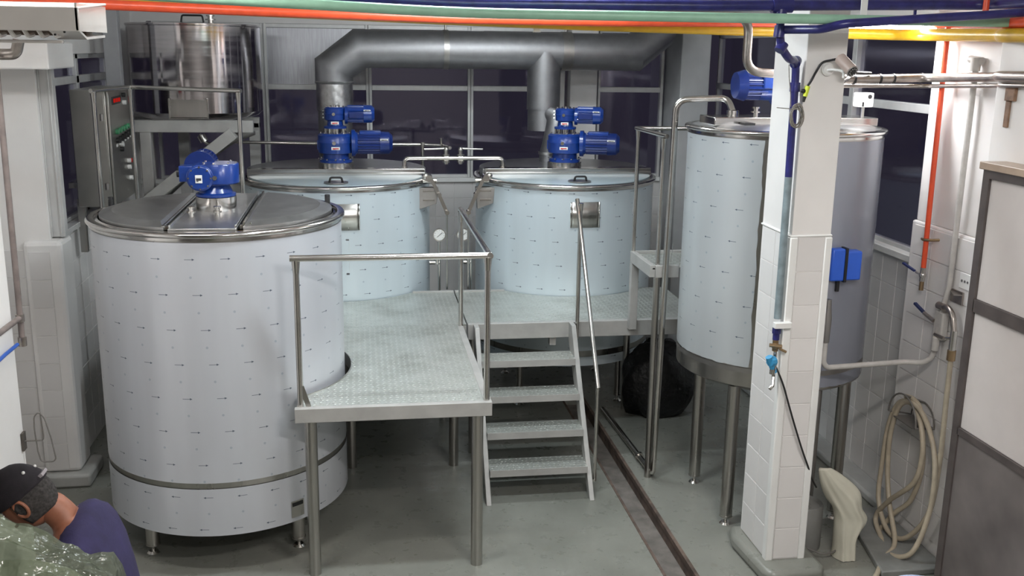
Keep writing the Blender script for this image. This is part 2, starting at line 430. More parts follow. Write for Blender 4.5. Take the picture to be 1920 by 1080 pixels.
# ================================================================== ROOM
ZC = 3.95; YB = 10.7; XR = 3.8; XL = -2.2; ZS = 1.84; ZT = 3.40
# floor with drain channel cut out (x 1.84..2.04, y 2..8.9)
mb = MB(); z0 = -.02
for a in [(-4.2, 1.84, -1.5, 7.5), (-2.45, 1.84, 7.5, 10.95), (2.04, 5.2, -1.5, 5.1), (2.04, 4.05, 5.1, 10.95), (1.84, 2.04, -1.5, 2.5), (1.84, 2.04, 8.9, 10.95)]:
    mb.box(a[0], a[1], a[2], a[3], -.25, 0)
fl = struct(mb, 'floor', FLOOR, smooth=False)
mb = MB(); mb.box(1.84, 2.04, 2.5, 8.9, -.16, -.11); mb.build('channel_bottom', DIRT, fl)
mb = MB()
for x in (1.84, 2.034): mb.box(x-.012 if x < 1.9 else x-.006, x+.006 if x < 1.9 else x+.018, 2.5, 8.9, -.03, .004)
for x in (1.841, 2.036): mb.box(x, x+.003, 2.5, 8.9, -.12, -.02)
mb.build('channel_edge', RUST, fl)
mb = MB(); mb.box(-4.2, 5.2, -1.5, 5.1, ZC, ZC+.2); mb.box(-4.2, 4.05, 5.1, 7.5, ZC, ZC+.2); mb.box(-2.45, 4.05, 7.5, 10.95, ZC, ZC+.2); struct(mb, 'ceiling', CEIL, smooth=False)
# back wall
mb = MB(); mb.box(-2.45, 4.05, YB, YB+.25, 0, ZS-.04); mb.box(-2.45, 4.05, YB, YB+.25, ZT, ZC)
mb.box(-2.45, -2.05, YB, YB+.25, ZS-.04, ZT)
wb = struct(mb, 'wall_back', WALL, smooth=False)
tiles(wb, (-.2, YB, 1.02), (1, 0, 0), 20, 4)
mb = MB(); mb.box(-2.2, 3.8, YB-.05, YB+.1, ZS-.045, ZS); struct(mb, 'trim_1', TRIMW, bevel=.006)
# right wall with pilaster
mb = MB(); mb.box(XR, XR+.25, 6.35, YB+.25, 0, ZS-.04); mb.box(XR, XR+.25, 6.35, YB+.25, 3.36, ZC)
mb.box(XR, XR+.25, 4.9, 6.35, 0, ZC)
wr = struct(mb, 'wall_right', WALL, smooth=False)
tiles(wr, (XR, 7.99, .06), (0, -1, 0), 8, 8, .205, .215, rz=-PI/2)
mb = MB(); mb.box(3.665, XR, 5.42, 6.16, 2.12, ZC); mb.box(3.65, XR, 5.40, 6.18, 0, 2.12)
pl = mb.build('pilaster', WALL, wr, bevel=.012, smooth=False)
def tpar(o): return o
tiles(wr, (3.648, 6.13, .10), (0, -1, 0), 3, 10, .225, .2, rz=-PI/2)
mb = MB(); mb.box(3.43, 4.4, 3.0, 5.12, 0, ZC)
struct(mb, 'wall_right_front', WALL, bevel=.01, smooth=False)
mb = MB(); mb.box(XR-.05, XR+.1, 6.18, YB, ZS-.055, ZS-.005); struct(mb, 'trim_2', TRIMW, bevel=.006)
# rough base kerb by the right wall
mb = MB(); mb.box(3.62, 3.80, 6.18, 9.9, 0, .07); struct(mb, 'baseboard_right', painted('cement_kerb', (.42, .43, .42), .5, .1), bevel=.02)
# left wall
mb = MB(); mb.box(XL-.25, XL, 7.59, YB+.25, 0, ZS-.02); mb.box(XL-.25, XL, 7.59, YB+.25, 3.1, ZC); mb.box(XL-.25, XL, 9.75, YB+.25, ZS-.02, 3.1)
mb.box(-2.9, -2.17, 7.41, 7.6, 0, ZC)
wl = struct(mb, 'wall_left', WALL, smooth=False)
tiles(wl, (XL, 7.62, .04), (0, 1, 0), 7, 8, .2, .215, rz=PI/2)
mb = MB(); mb.box(-2.335, -2.075, 7.33, 7.62, .10, 1.83)
pb = mb.build('pilaster', WALL, wl, bevel=.03, smooth=False)
tiles(wl, (-2.30, 7.331, .12), (1, 0, 0), 1, 8, .145, .205)
tiles(wl, (-2.50, 7.411, .12), (1, 0, 0), 1, 8, .155, .205)
mb = MB(); mb.box(-2.4, -2.0, 7.26, 7.66, 0, .10); mb.build('cement_plinth', painted('cement_plinth_grey', (.40, .40, .38), .6, .1), wl, bevel=.02)
mb = MB(); mb.box(-2.9, -1.93, 6.9, 7.5, 3.02, 3.19); struct(mb, 'trim_3', WALL, bevel=.01)
mb = MB(); mb.box(XL-.02, XL+.06, 7.62, 9.75, ZS-.04, ZS-.0); struct(mb, 'trim_4', ALU, bevel=.004)
mb = MB(); mb.box(-2.9, -1.84, 4.3, 5.5, 0, ZC-1.25); mb.box(-4.2, -2.9, 4.3, 7.5, 0, ZC)
struct(mb, 'wall_left_front', WALL, bevel=.008, smooth=False)
# wall behind the camera and sides so that the hall is closed
mb = MB(); mb.box(-4.2, 5.2, -1.6, -1.5, 0, ZC); struct(mb, 'wall_front', painted('dim_grey_wall', (.30, .29, .28), .7, .05), smooth=False)
mb = MB(); mb.box(5.1, 5.2, -1.5, 3.0, 0, ZC); mb.box(4.2, 4.4, 5.12, 6.0, 0, ZC); struct(mb, 'wall_right_rear', bpy.data.materials['dim_grey_wall'], smooth=False)
mb = MB(); mb.box(-4.3, -4.2, -1.5, 4.3, 0, ZC); struct(mb, 'wall_left_rear', bpy.data.materials['dim_grey_wall'], smooth=False)

# pillar
PX0, PX1, PY0, PY1 = 2.468, 2.722, 5.44, 5.885
mb = MB(); mb.box(PX0+.006, PX1-.006, PY0+.006, PY1, 0, ZC)
pil = struct(mb, 'pillar', WALL, bevel=.006, smooth=False)
tiles(pil, (PX0+.045, PY0+.006, .10), (1, 0, 0), 1, 10, .165, .205)
tiles(pil, (PX0+.006, PY1-.03, .10), (0, -1, 0), 2, 10, .195, .205, rz=-PI/2)
mb = MB()
for x0, x1 in ((PX0-.006, PX0+.044), (PX1-.044, PX1+.002)): mb.box(x0, x1, PY0-.006, PY0+.05, .09, 2.15)
mb.box(PX0-.006, PX1+.002, PY0-.002, PY1, 2.15, 2.165)
mb.build('corner_trim', TRIMW, pil, bevel=.008)
mb = MB(); mb.prism([(PX0-.06, PY0-.10), (PX0-.02, PY0-.16), (PX1+.05, PY0-.16), (PX1+.09, PY0-.10), (PX1+.09, PY1+.05), (PX0-.05, PY1+.05), (PX0-.09, PY1-.1)], 0, .095)
mb.build('plinth', FLOOR, pil, bevel=.03)

# ------------------------------------------------------------------ windows
def window_back(name, x0, x1, top_mat=None):
    mb = MB(); y0, y1 = YB+.02, YB+.08; w_ = .028
    mb.box(x0, x1, y0, y1, ZT-.04, ZT); mb.box(x0, x1, y0, y1, ZS, ZS+.03)
    fr = mb.build('window_frame', ALU, None, bevel=.003); fr.name = name; fr['kind'] = 'structure'
    for x, nm in ((x0, 'mullion'), (x1, 'mullion')):
        sg = 1 if x == x0 else -1; m = MB(); a_, b_ = sorted((x+sg*.001, x+sg*w_)); m.box(a_, b_, y0-.02, y1, ZS, ZT); c_, d_ = sorted((x+sg*.001, x+sg*.008)); m.box(c_, d_, y0-.03, y0-.02, ZS, ZT); m.build(nm, ALU, fr, bevel=.002)
    m = MB(); m.box(x0+w_, x1-w_, y0-.01, y1, 2.745, 2.80); m.build('transom', ALU, fr, bevel=.004)
    for z0, z1, mt in ((ZS+.03, 2.745, GLASS), (2.80, ZT-.04, top_mat or GLASS)):
        m = MB(); m.box(x0+w_, x1-w_, y0+.03, y0+.034, z0, z1); m.build('pane', mt, fr, smooth=False)
BXS = [-2.0, -.925, .12, 1.175, 2.18]
FROST = steel('frosted_sheet', (.34, .34, .36), .38, (20, 1, 1), .2)
for i in range(4): window_back('window_%d' % (i+1), BXS[i]+.001, BXS[i+1]-.001, FROST if i == 1 else None)
window_back('window_5', 2.54, 3.26)
mb = MB(); mb.box(2.21, 2.50, YB-.14, YB+.25, 0, ZC); struct(mb, 'trim_5', WALL, bevel=.01)
mb = MB(); mb.box(3.29, 3.60, YB-.5, YB+.25, 0, ZC); struct(mb, 'trim_6', painted('grey_white_column', (.52, .53, .53), .5, .06), bevel=.01)
mb = MB(); mb.box(2.08, 2.13, YB-.22, YB-.14, 1.9, 3.3); struct(mb, 'trim_7', ALU)
def window_side(name, x, y0, y1, z0, z1, zt, out, ymull):
    s = 1 if out else -1
    xa, xb = (x+.02, x+.08) if out else (x-.08, x-.02)
    mb = MB(); mb.box(xa, xb, y0, y1, z1-.04, z1); mb.box(xa, xb, y0, y1, z0, z0+.03); mb.box(xa, xb, y0, y0+.04, z0, z1); mb.box(xa, xb, y1-.04, y1, z0, z1)
    fr = mb.build(name, ALU, None, bevel=.003); fr['kind'] = 'structure'
    for y in ymull:
        m = MB(); m.box(xa-.01, xb, y-.035, y+.035, z0, z1); m.build('mullion', ALU, fr, bevel=.003)
    m = MB(); m.box(xa-.005, xb, y0, y1, zt-.03, zt+.03); m.build('transom', ALU, fr, bevel=.004)
    ys = [y0+.04]+list(ymull)+[y1-.04]
    for a, b in zip(ys[:-1], ys[1:]):
        for c, d in ((z0+.03, zt-.03), (zt+.03, z1-.04)):
            m = MB(); xm = (xa+xb)/2; m.box(xm-.002, xm+.002, a, b, c, d); m.build('pane', GLASS, fr, smooth=False)
window_side('window_6', XR, 6.35, 10.6, ZS-.005, 3.36, 2.83, True, (7.52, 9.0))
window_side('window_7', XL, 7.62, 9.75, ZS, 3.1, 2.90, False, (8.7,))
# ribbed jamb at the near end of the left window
mb = MB(); mb.box(-2.20, -2.075, 7.46, 7.53, ZS+.0, 3.02)
for x in (-2.17, -2.105): mb.box(x, x+.012, 7.448, 7.46, ZS+.0, 3.02)
struct(mb, 'trim_8', ALU, bevel=.003)
# ================================================================== TANKS
def ang(px): return px
def tank_shell(root, cx, cy, r, zb, zt, bands, a0=0, a1=2*PI):
    """bands: list of (z0, z1, material) for film sheets on a steel shell"""
    mb = MB(); mb.lathe([(r-.05, zb), (r-.012, zb), (r, zb+.02), (r, zt-.01), (r-.01, zt)], (cx, cy, 0), 96)
    mb.lathe([(0.001, zb+.001), (r-.05, zb)], (cx, cy, 0), 96)
    sh = mb.build('shell', STEEL, root, doubles=.0001)
    for z0, z1, mt, aa, ab in bands:
        f = MB(); f.lathe([(r+.003, z0), (r+.003, z1)], (cx, cy, 0), 96 if ab-aa > 6 else 60, aa, ab, uv=True)
        f.build('protective_film', mt, root, recalc=False)
    return sh
def rim(root, cx, cy, r, z, rr=.016):
    mb = MB(); prof = [(r-.02, z-.035), (r+.012, z-.035)]
    prof += [(r+.012+rr*math.sin(PI*t/8), z-.02+rr-rr*math.cos(PI*t/8)) for t in range(9)] + [(r-.02, z+.012), (r-.02, z-.035)]
    mb.lathe(prof, (cx, cy, 0), 128); return mb.build('rim', RIM, root)
def leg(root, x, y, ztop, r=.035, foot=True):
    mb = MB(); zf = .055 if foot else 0
    mb.cyl((x, y, zf), (x, y, ztop), r, n=20); mb.cyl((x, y, zf-.0), (x, y, zf+.012), r+.003, n=20)
    l = mb.build('leg', STEEL, root)
    if foot:
        m = MB(); m.cyl((x, y, .012), (x, y, .056), .011, n=12); m.cyl((x, y, 0), (x, y, .014), .042, .03, n=20); m.build('foot', STEELH, l)
    return l
def half_disc(cx, cy, r, y_or_x, side, axis, n=36):
    """polygon of the circle beyond a chord; axis 'x' chord x=const, 'y' chord y=const"""
    pts = []
    c = (y_or_x-(cx if axis == 'x' else cy))*side
    half = math.acos(max(-1, min(1, c/r)))
    base = (0 if side > 0 else PI) if axis == 'x' else (PI/2 if side > 0 else -PI/2)
    for i in range(n+1):
        a = base-half+2*half*i/n; pts.append((cx+r*math.cos(a), cy+r*math.sin(a)))
    return pts
def ferrule(mb, x, y, z, r=.02, h=.05):
    mb.cyl((x, y, z), (x, y, z+h), r*.8, n=14); mb.cyl((x, y, z+h*.45), (x, y, z+h*.62), r*1.5, n=14); mb.cyl((x, y, z+h), (x, y, z+h+.01), r*1.25, n=14)

# ---- front tank
T1 = (-.894, 6.600, .769)
cx, cy, r = T1; ZT1, ZB1 = 2.137, .268
t1 = thing('mixing_tank', (cx, cy, 0), 'large white filmed front tank beside the near end of the platform', 'tank')
tank_shell(t1, cx, cy, r, ZB1, ZT1-.02, [(ZB1+.004, .580, FILM1R, 0, 2*PI), (.618, ZT1-.045, FILM1, 0, 2*PI)])
rim(t1, cx, cy, r, ZT1)
for x, y in ((-1.36, 6.20), (-.44, 6.18), (-1.33, 7.0), (-.46, 7.0)): leg(t1, x, y, ZB1+.02, .042)
# dished top edge, bridge and two lid halves
mb = MB(); mb.lathe([(r-.018, ZT1-.005), (r-.045, ZT1+.01), (r-.05, ZT1-.02)], (cx, cy, 0), 96); mb.build('inner_ring', RIM, t1)
BX0, BX1 = -1.085, -.705
mb = MB(); mb.box(BX0, BX1, cy-.72, cy+.72, ZT1+.0, ZT1+.028)
for x in (BX0, BX1-.012): mb.box(x, x+.012, cy-.70, cy+.70, ZT1+.028, ZT1+.045)
mb.build('bridge', LIDM, t1, bevel=.003)
mb = MB()
mb.box(BX1+.03, BX1+.042, cy-.66, cy+.66, ZT1+.02, ZT1+.05); mb.box(BX1+.07, BX1+.078, cy-.64, cy+.64, ZT1+.02, ZT1+.045)
mb.box(BX0-.045, BX0-.035, cy-.66, cy+.66, ZT1+.02, ZT1+.038)
for y in (cy-.64, cy+.62): mb.box(BX1+.012, BX1+.07, y-.012, y+.012, ZT1+.01, ZT1+.035); mb.box(BX0-.05, BX0-.005, y-.012, y+.012, ZT1+.01, ZT1+.035)
mb.build('hinge_rail', STEELH, t1)
for side, xc in ((1, BX1+.035), (-1, BX0-.03)):
    mb = MB(); po = half_disc(cx, cy, r-.055, xc, side, 'x', 48); pi_ = half_disc(cx, cy, r-.13, xc+side*.03, side, 'x', 48)
    n = len(po); mb.add([(x, y, ZT1+.005) for x, y in po]+[(x, y, ZT1+.03) for x, y in po]+[(x, y, ZT1+.052) for x, y in pi_],
                        [(i, (i+1) % n, n+(i+1) % n, n+i) for i in range(n)]+[(n+i, n+(i+1) % n, 2*n+(i+1) % n, 2*n+i) for i in range(n)]+[tuple(range(2*n, 3*n))])
    mb.build('lid_half', LIDM, t1, angle=12)
for x, y in ((-1.60, 6.82), (-.215, 6.86)):
    mb = MB(); mb.box(x-.015, x+.015, y-.015, y+.015, ZT1+.0, ZT1+.065); mb.cyl((x, y, ZT1+.02), (x, y, ZT1+.08), .018, n=12); mb.build('latch_knob', BLACK, t1, bevel=.003)
mb = MB(); ferrule(mb, -1.02, 6.32, ZT1+.028, .018, .05); mb.build('ferrule', STEELH, t1)
mb = MB(); ferrule(mb, -.865, 6.33, ZT1+.028, .018, .05); mb.build('ferrule', STEELH, t1)
mb = MB(); mb.lathe([(r+.006, .30), (r+.006, .41)], (cx, cy, 0), 8, -.98, -.86); nm = mb.build('nameplate', STEEL, t1, recalc=False); nm['label'] = 'bare steel corner plate below the film'
mb = MB(); mb.lathe([(r+.008, .375), (r+.008, .40)], (cx, cy, 0), 8, -.97, -.87); mb.build('plate_edge', BLACK, t1, recalc=False)
mb = MB(); mb.lathe([(r+.03, 1.72), (r+.05, 1.72), (r+.05, 1.95), (r+.03, 1.95)], (cx, cy, 0), 4, -.02, .05); mb.build('side_bracket', DSTEEL, t1, recalc=False)

# ---- back tanks
R2 = .816; ZT2 = 2.055; CY2 = 9.148
def back_tank(cx, label, mirror):
    cy, r = CY2, R2
    t = thing('mixing_tank', (cx, cy, 0), label, 'tank', None)
    tank_shell(t, cx, cy, r, .46, ZT2-.02, [(.462, .545, FILM2, 0, 2*PI), (.60, ZT2-.04, FILM2, 0, 2*PI)])
    rim(t, cx, cy, r, ZT2)
    for a in (-.75, -.25, .25, .75):
        leg(t, cx+.655*math.cos(PI*a), cy+.655*math.sin(PI*a), .48, .03)
    yb = cy-.13
    # front hinged half, sloping from the bridge to the rim
    mb = MB(); po = half_disc(cx, cy, r-.03, yb-.09, -1, 'y', 48); n = len(po)
    zz = lambda y: ZT2+.014+.012*max(0, min(1, (y-(cy-r))/(r-.22)))
    mb.add([(x, y, ZT2-.0) for x, y in po]+[(x, y, zz(y)) for x, y in po]+[(x*.96+cx*.04, y*.96+cy*.04, zz(y)+.006) for x, y in po],
           [(i, (i+1) % n, n+(i+1) % n, n+i) for i in range(n)]+[(n+i, n+(i+1) % n, 2*n+(i+1) % n, 2*n+i) for i in range(n)]+[tuple(range(2*n, 3*n))])
    ld = mb.build('front_lid', FILML, t, angle=14)
    mb = MB(); x0 = cx+.0; y0 = cy-.66; zh = zz(y0)+.012
    mb.cyl((x0, y0, zh-.004), (x0, y0, zh+.004), .10, n=28); mb.build('handle_plate', DSTEEL, ld)
    mb = MB(); mb.tube([(x0-.055, y0-.03, zh), (x0-.045, y0-.04, zh+.045), (x0+.045, y0-.04, zh+.045), (x0+.055, y0-.03, zh)], .009, 8, .015); mb.build('handle', BLACK, ld)
    # rear half
    mb = MB(); po = half_disc(cx, cy, r-.03, yb, 1, 'y', 48); mb.prism(po, ZT2-.01, ZT2+.075); mb.build('rear_lid', LIDM, t, bevel=.004)
    # bridge beam
    mb = MB(); hw = math.sqrt((r-.02)**2-.22**2)
    mb.box(cx-hw, cx+hw, yb-.09, yb+.02, ZT2+.0, ZT2+.088); mb.box(cx-hw-.0, cx+hw+.0, yb-.10, yb-.092, ZT2+.03, ZT2+.055)
    mb.build('bridge', RIM, t, bevel=.006)
    # lid lifter bracket with its jointed arm
    s = -1 if mirror else 1
    bx = cx+s*(r-.03); by = cy-.36
    mb = MB(); mb.add([(bx-.085, by-.055, 2.0), (bx+.085*1, by-.055, 2.0), (bx+.07, by-.055, 1.86), (bx-.085 if s > 0 else bx-.07, by-.055, 1.81),
                       (bx-.085, by+.03, 2.0), (bx+.085, by+.03, 2.0), (bx+.07, by+.03, 1.86), (bx-.07, by+.03, 1.81)],
                      [(0, 1, 2, 3), (4, 7, 6, 5), (0, 4, 5, 1), (1, 5, 6, 2), (2, 6, 7, 3), (3, 7, 4, 0)])
    b = mb.build('lifter_bracket', DSTEEL, t, bevel=.004)
    mb = MB(); mb.box(bx-.05, bx+.05, by-.062, by-.055, 1.965, 1.978); mb.box(bx-.05, bx+.05, by-.062, by-.055, 1.885, 1.898); mb.build('bracket_flange', STEELH, b)
    mb = MB(); ax = bx+s*.02
    mb.beam((ax, by-.08, 2.08), (ax+s*.075, by-.08, 1.93), .03, .02, (0, 1, 0)); mb.beam((ax+s*.06, by-.095, 1.96), (ax+s*.13, by-.095, 1.80), .03, .02, (0, 1, 0))
    mb.cyl((ax-.02*s, by-.11, 2.085), (ax-.02*s, by+.02, 2.085), .03, n=14); mb.cyl((ax+s*.07, by-.12, 1.945), (ax+s*.07, by-.06, 1.945), .018, n=12)
    mb.ball((ax-s*.05, by-.06, 2.10), .032); mb.cyl((ax-.07, by-.04, 2.06), (ax+.05, by-.04, 2.06), .022, n=12)
    mb.cyl((ax+s*.135, by-.13, 1.79), (ax+s*.135, by-.06, 1.79), .02, n=12)
    mb.build('lifter_arm', STEELH, t)
    mb = MB(); mb.cyl((ax+s*.135, by-.10, 1.10), (ax+s*.135, by-.10, 1.80), .010, n=12); mb.build('gas_strut', STEEL, t)
    return t
t2 = back_tank(-.190, 'left one of the two pale blue filmed tanks at the window wall', False)
t3 = back_tank(1.880, 'right one of the two pale blue filmed tanks, behind the stairs', True)
for t, tx, lab in ((t2, -.11, 0), (t3, 1.903, 0)):
    c = ORG[t].x; a = -math.acos((tx-c)/R2); mb = MB(); wd_ = .155 if t is t3 else .13
    mb.lathe([(R2+.008, 1.705), (R2+.008, 1.925)], (c, CY2, 0), 8, a-wd_, a+wd_); pn = mb.build('nameplate', STEEL, t, recalc=False, solid=.004)
    for s in (-1, 1):
        mb = MB(); mb.lathe([(R2+.012, 1.705), (R2+.012, 1.925)], (c, CY2, 0), 2, a+s*(wd_-.004)-.006, a+s*(wd_-.004)+.006)
        mb.build('nameplate_frame', RIM, pn, recalc=False, solid=.004)

# ---- right tank
T4 = (2.867, 6.565, .643); cx, cy, r = T4; ZT4, ZB4 = 2.700, 1.012
t4 = thing('mixing_tank', (cx, cy, 0), 'tall narrow tank on high legs behind the white pillar, film torn at the seam', 'tank')
def angx(x, c=cx, rr=r): return -math.acos((x-c)/rr)
mb = MB(); mb.lathe([(0.001, ZB4-.14), (r*.5, ZB4-.11), (r-.03, ZB4-.0), (r, ZB4+.02), (r, ZT4-.01), (r-.01, ZT4)], (cx, cy, 0), 96)
mb.build('shell', STEEL, t4)
# torn film edge
def ragged_film(root, c, rr, z0, z1, a0, a1, mt, n=46, edge=0, seed=3):
    rnd = random.Random(seed); mb = MB(); vs = []; uvs = []; fs = []; m = 34
    for j in range(m+1):
        z = z0+(z1-z0)*j/m
        off = (math.sin(j*.55)*.006+rnd.uniform(-.006, .006))*edge
        for i in range(n+1):
            a = a0+(a1+off-a0)*i/n
            zz = z+(rnd.uniform(-.002, .006) if j == 0 else 0)
            vs.append((c[0]+rr*math.cos(a), c[1]+rr*math.sin(a), zz)); uvs.append((a*rr, zz))
    F = []; U = []
    for j in range(m):
        for i in range(n):
            f = (j*(n+1)+i, j*(n+1)+i+1, (j+1)*(n+1)+i+1, (j+1)*(n+1)+i); F.append(f); U.append([uvs[k] for k in f])
    mb.add(vs, F, U); return mb.build('protective_film', mt, root, recalc=False)
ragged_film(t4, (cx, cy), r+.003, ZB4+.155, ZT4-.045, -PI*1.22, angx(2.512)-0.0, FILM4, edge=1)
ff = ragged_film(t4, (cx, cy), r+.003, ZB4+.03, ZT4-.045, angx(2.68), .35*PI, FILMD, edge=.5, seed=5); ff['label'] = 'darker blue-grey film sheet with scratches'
mb = MB(); mb.lathe([(r+.004, ZB4+.115), (r+.004, ZB4+.15)], (cx, cy, 0), 96); mb.build('band', DSTEEL, t4, recalc=False)
rim(t4, cx, cy, r, ZT4, .014)
mb = MB(); mb.lathe([(r-.02, ZT4+.005), (r-.10, ZT4+.03), (.1, ZT4+.035), (.001, ZT4+.035)], (cx, cy, 0), 96); mb.build('lid', LIDM, t4)
mb = MB(); mb.box(cx-.57, cx+.57, cy-.20, cy+.10, ZT4+.02, ZT4+.075); mb.build('bridge', RIM, t4, bevel=.006)
mb = MB(); mb.box(cx-.40, cx-.33, cy-.30, cy-.21, ZT4+.03, ZT4+.045); mb.build('hinge', BLACK, t4)
for x, y in ((2.475, 6.835), (2.470, 6.145), (3.26, 6.145), (3.26, 6.98)): leg(t4, x, y, ZB4-.0, .043)
mb = MB(); ferrule(mb, 2.635, cy-.05, ZT4+.075, .022, .05); mb.build('ferrule', STEELH, t4)
mb = MB(); mb.tube([(2.74, cy-.06, ZT4+.075), (2.74, cy-.06, ZT4+.11), (2.84, cy-.06, ZT4+.11), (2.84, cy-.06, ZT4+.075)], .008, 8, .01); mb.build('handle', BLACK, t4)
mb = MB(); mb.tube([(cx+r+.02, cy, ZT4-.05), (cx+r+.03, cy-.05, 1.9)], .016, 10); mb.build('vertical_tube', STEELH, t4)
mb = MB(); x, y = 3.03, 5.93; mb.box(x-.075, x+.02, y-.05, y+.03, 1.775, 1.985); mb.box(x+.024, x+.13, y-.05, y+.03, 1.78, 1.97); bb = mb.build('junction_box', BOXB, t4, bevel=.012)
mb = MB(); mb.box(x+.012, x+.03, y-.055, y+.035, 1.77, 1.99); mb.cyl((x+.0, y, 1.70), (x+.0, y, 1.775), .014, n=12); mb.build('box_gasket', BLACK, bb)

# ================================================================== GEARMOTORS
def fins(mb, p0, p1, r, n=22, depth=.010):
    p0, p1 = Vector(p0), Vector(p1); d = (p1-p0).normalized(); a = V(0, 0, 1); b = d.cross(a)
    vs = []; m = n*4
    for p in (p0, p1):
        for i in range(m):
            t = 2*PI*i/m; rr = r if i % 4 in (0, 1) else r-depth
            vs.append(p+(a*math.cos(t)+b*math.sin(t))*rr)
    mb.add(vs, [(i, (i+1) % m, m+(i+1) % m, m+i) for i in range(m)]+[tuple(range(m-1, -1, -1)), tuple(range(m, 2*m))])
def bolts(mb, c, rr, n, z, h=.012, s=.008):
    for i in range(n):
        a = 2*PI*i/n; mb.cyl((c[0]+rr*math.cos(a), c[1]+rr*math.sin(a), z), (c[0]+rr*math.cos(a), c[1]+rr*math.sin(a), z+h), s, n=6)
def plate(root, c, wd, ht, n, facing, mark=REDP):
    """small type plate on a drum, facing -y"""
    x, y, z = c; mb = MB(); mb.box(x-wd/2, x+wd/2, y-.004, y, z-ht/2, z+ht/2); p = mb.build(n, WHITEP, root, bevel=.001)
    mb = MB(); mb.box(x-wd*.36, x+wd*.36, y-.0065, y-.004, z-ht*.18, z+ht*.12); mb.box(x-wd*.30, x-wd*.05, y-.0065, y-.004, z-ht*.3, z-ht*.2); mb.build('printed_mark', mark, p)
    return p
def big_gearmotor(loc, label):
    x, y, z = loc; g = thing('gearmotor', loc, label, 'motor', None)
    c = (x, y)
    mb = MB(); mb.lathe([(.001, 0), (.155, 0), (.155, .055), (.15, .06), (.001, .06)], loc, 48); mb.build('steel_base', RIM, g)
    mb = MB(); mb.lathe([(.001, .06), (.142, .06), (.142, .085), (.115, .092), (.112, .135), (.15, .142), (.155, .16), (.155, .225), (.158, .23), (.158, .238), (.155, .243), (.155, .295), (.135, .312), (.001, .312)], loc, 48)
    mb.box(x-.16, x-.148, y-.03, y+.03, z+.17, z+.25); mb.build('gear_housing', BLUE, g)
    mb = MB(); bolts(mb, c, .147, 12, z+.085-.0, .010); bolts(mb, c, .125, 8, z+.31, .012); mb.cyl((x-.01, y-.155, z+.235), (x-.01, y-.163, z+.235), .016, n=14); mb.build('bolts', STEELH, g)
    plate(g, (x+.003, y-.155, z+.19), .075, .026, 'type_plate', None)
    mb = MB(); mb.cyl((x+.14, y, z+.225), (x+.172, y, z+.225), .118, n=32); mb.cyl((x+.172, y, z+.225), (x+.195, y, z+.225), .105, .09, n=32); mb.build('motor_flange', BLUE, g)
    mb = MB(); fins(mb, (x+.195, y, z+.225), (x+.39, y, z+.225), .098); mb.cyl((x+.39, y, z+.225), (x+.47, y, z+.225), .102, .098, n=32); mb.cyl((x+.47, y, z+.225), (x+.50, y, z+.225), .098, .07, n=32)
    mo = mb.build('motor_body', BLUED, g)
    mb = MB(); mb.box(x+.21, x+.40, y-.06, y+.06, z+.30, z+.335); mb.build('terminal_box', BLUE, mo, bevel=.008)
    plate(g, (x+.425, y-.10, z+.262), .07, .014, 'motor_plate', None, DARK)
    # lantern with studs, upper stage
    mb = MB()
    for i in range(8):
        a = 2*PI*i/8+.2; mb.cyl((x+.085*math.cos(a), y+.085*math.sin(a), z+.31), (x+.085*math.cos(a), y+.085*math.sin(a), z+.36), .010, n=8)
    mb.cyl((x, y, z+.31), (x, y, z+.36), .05, n=20); mb.build('stud_ring', STEELH, g)
    mb = MB(); mb.lathe([(.001, .355), (.10, .355), (.10, .372), (.072, .38), (.066, .42), (.09, .43), (.092, .44), (.092, .475), (.095, .478), (.095, .486), (.092, .49), (.092, .525), (.078, .54), (.001, .54)], loc, 40); mb.build('upper_housing', BLUE, g)
    mb = MB(); bolts(mb, c, .072, 6, z+.54, .010); mb.cyl((x, y, z+.54), (x, y, z+.556), .014, n=10); mb.cyl((x-.01, y-.092, z+.482), (x-.01, y-.10, z+.482), .014, n=14)
    for k in range(3): mb.cyl((x-.095, y-.02, z+.45+.03*k), (x-.108, y-.02, z+.45+.03*k), .008, n=8)
    mb.build('upper_bolts', STEELH, g)
    plate(g, (x-.0, y-.078, z+.405), .068, .024, 'upper_plate', None)
    mb = MB(); mb.cyl((x+.085, y, z+.47), (x+.11, y, z+.47), .078, n=28); fins(mb, (x+.11, y, z+.48), (x+.25, y, z+.48), .077, 18, .008); mb.cyl((x+.25, y, z+.48), (x+.32, y, z+.48), .08, .077, n=28); mb.cyl((x+.32, y, z+.48), (x+.345, y, z+.48), .077, .055, n=28)
    um = mb.build('upper_motor', BLUE, g)
    mb = MB(); mb.box(x+.12, x+.25, y-.082, y-.05, z+.445, z+.505); mb.build('upper_terminal_box', BLUED, um, bevel=.006)
    plate(g, (x+.28, y-.081, z+.515), .06, .012, 'upper_motor_plate', None, DARK)
    return g
GY = 9.12
g2 = big_gearmotor((-.20, GY, ZT2+.072), 'blue two-stage gearmotor on the lid of the left back tank')
g3 = copy_tree(g2, (1.872, GY, ZT2+.072), -.28, 'blue two-stage gearmotor on the lid of the right back tank')
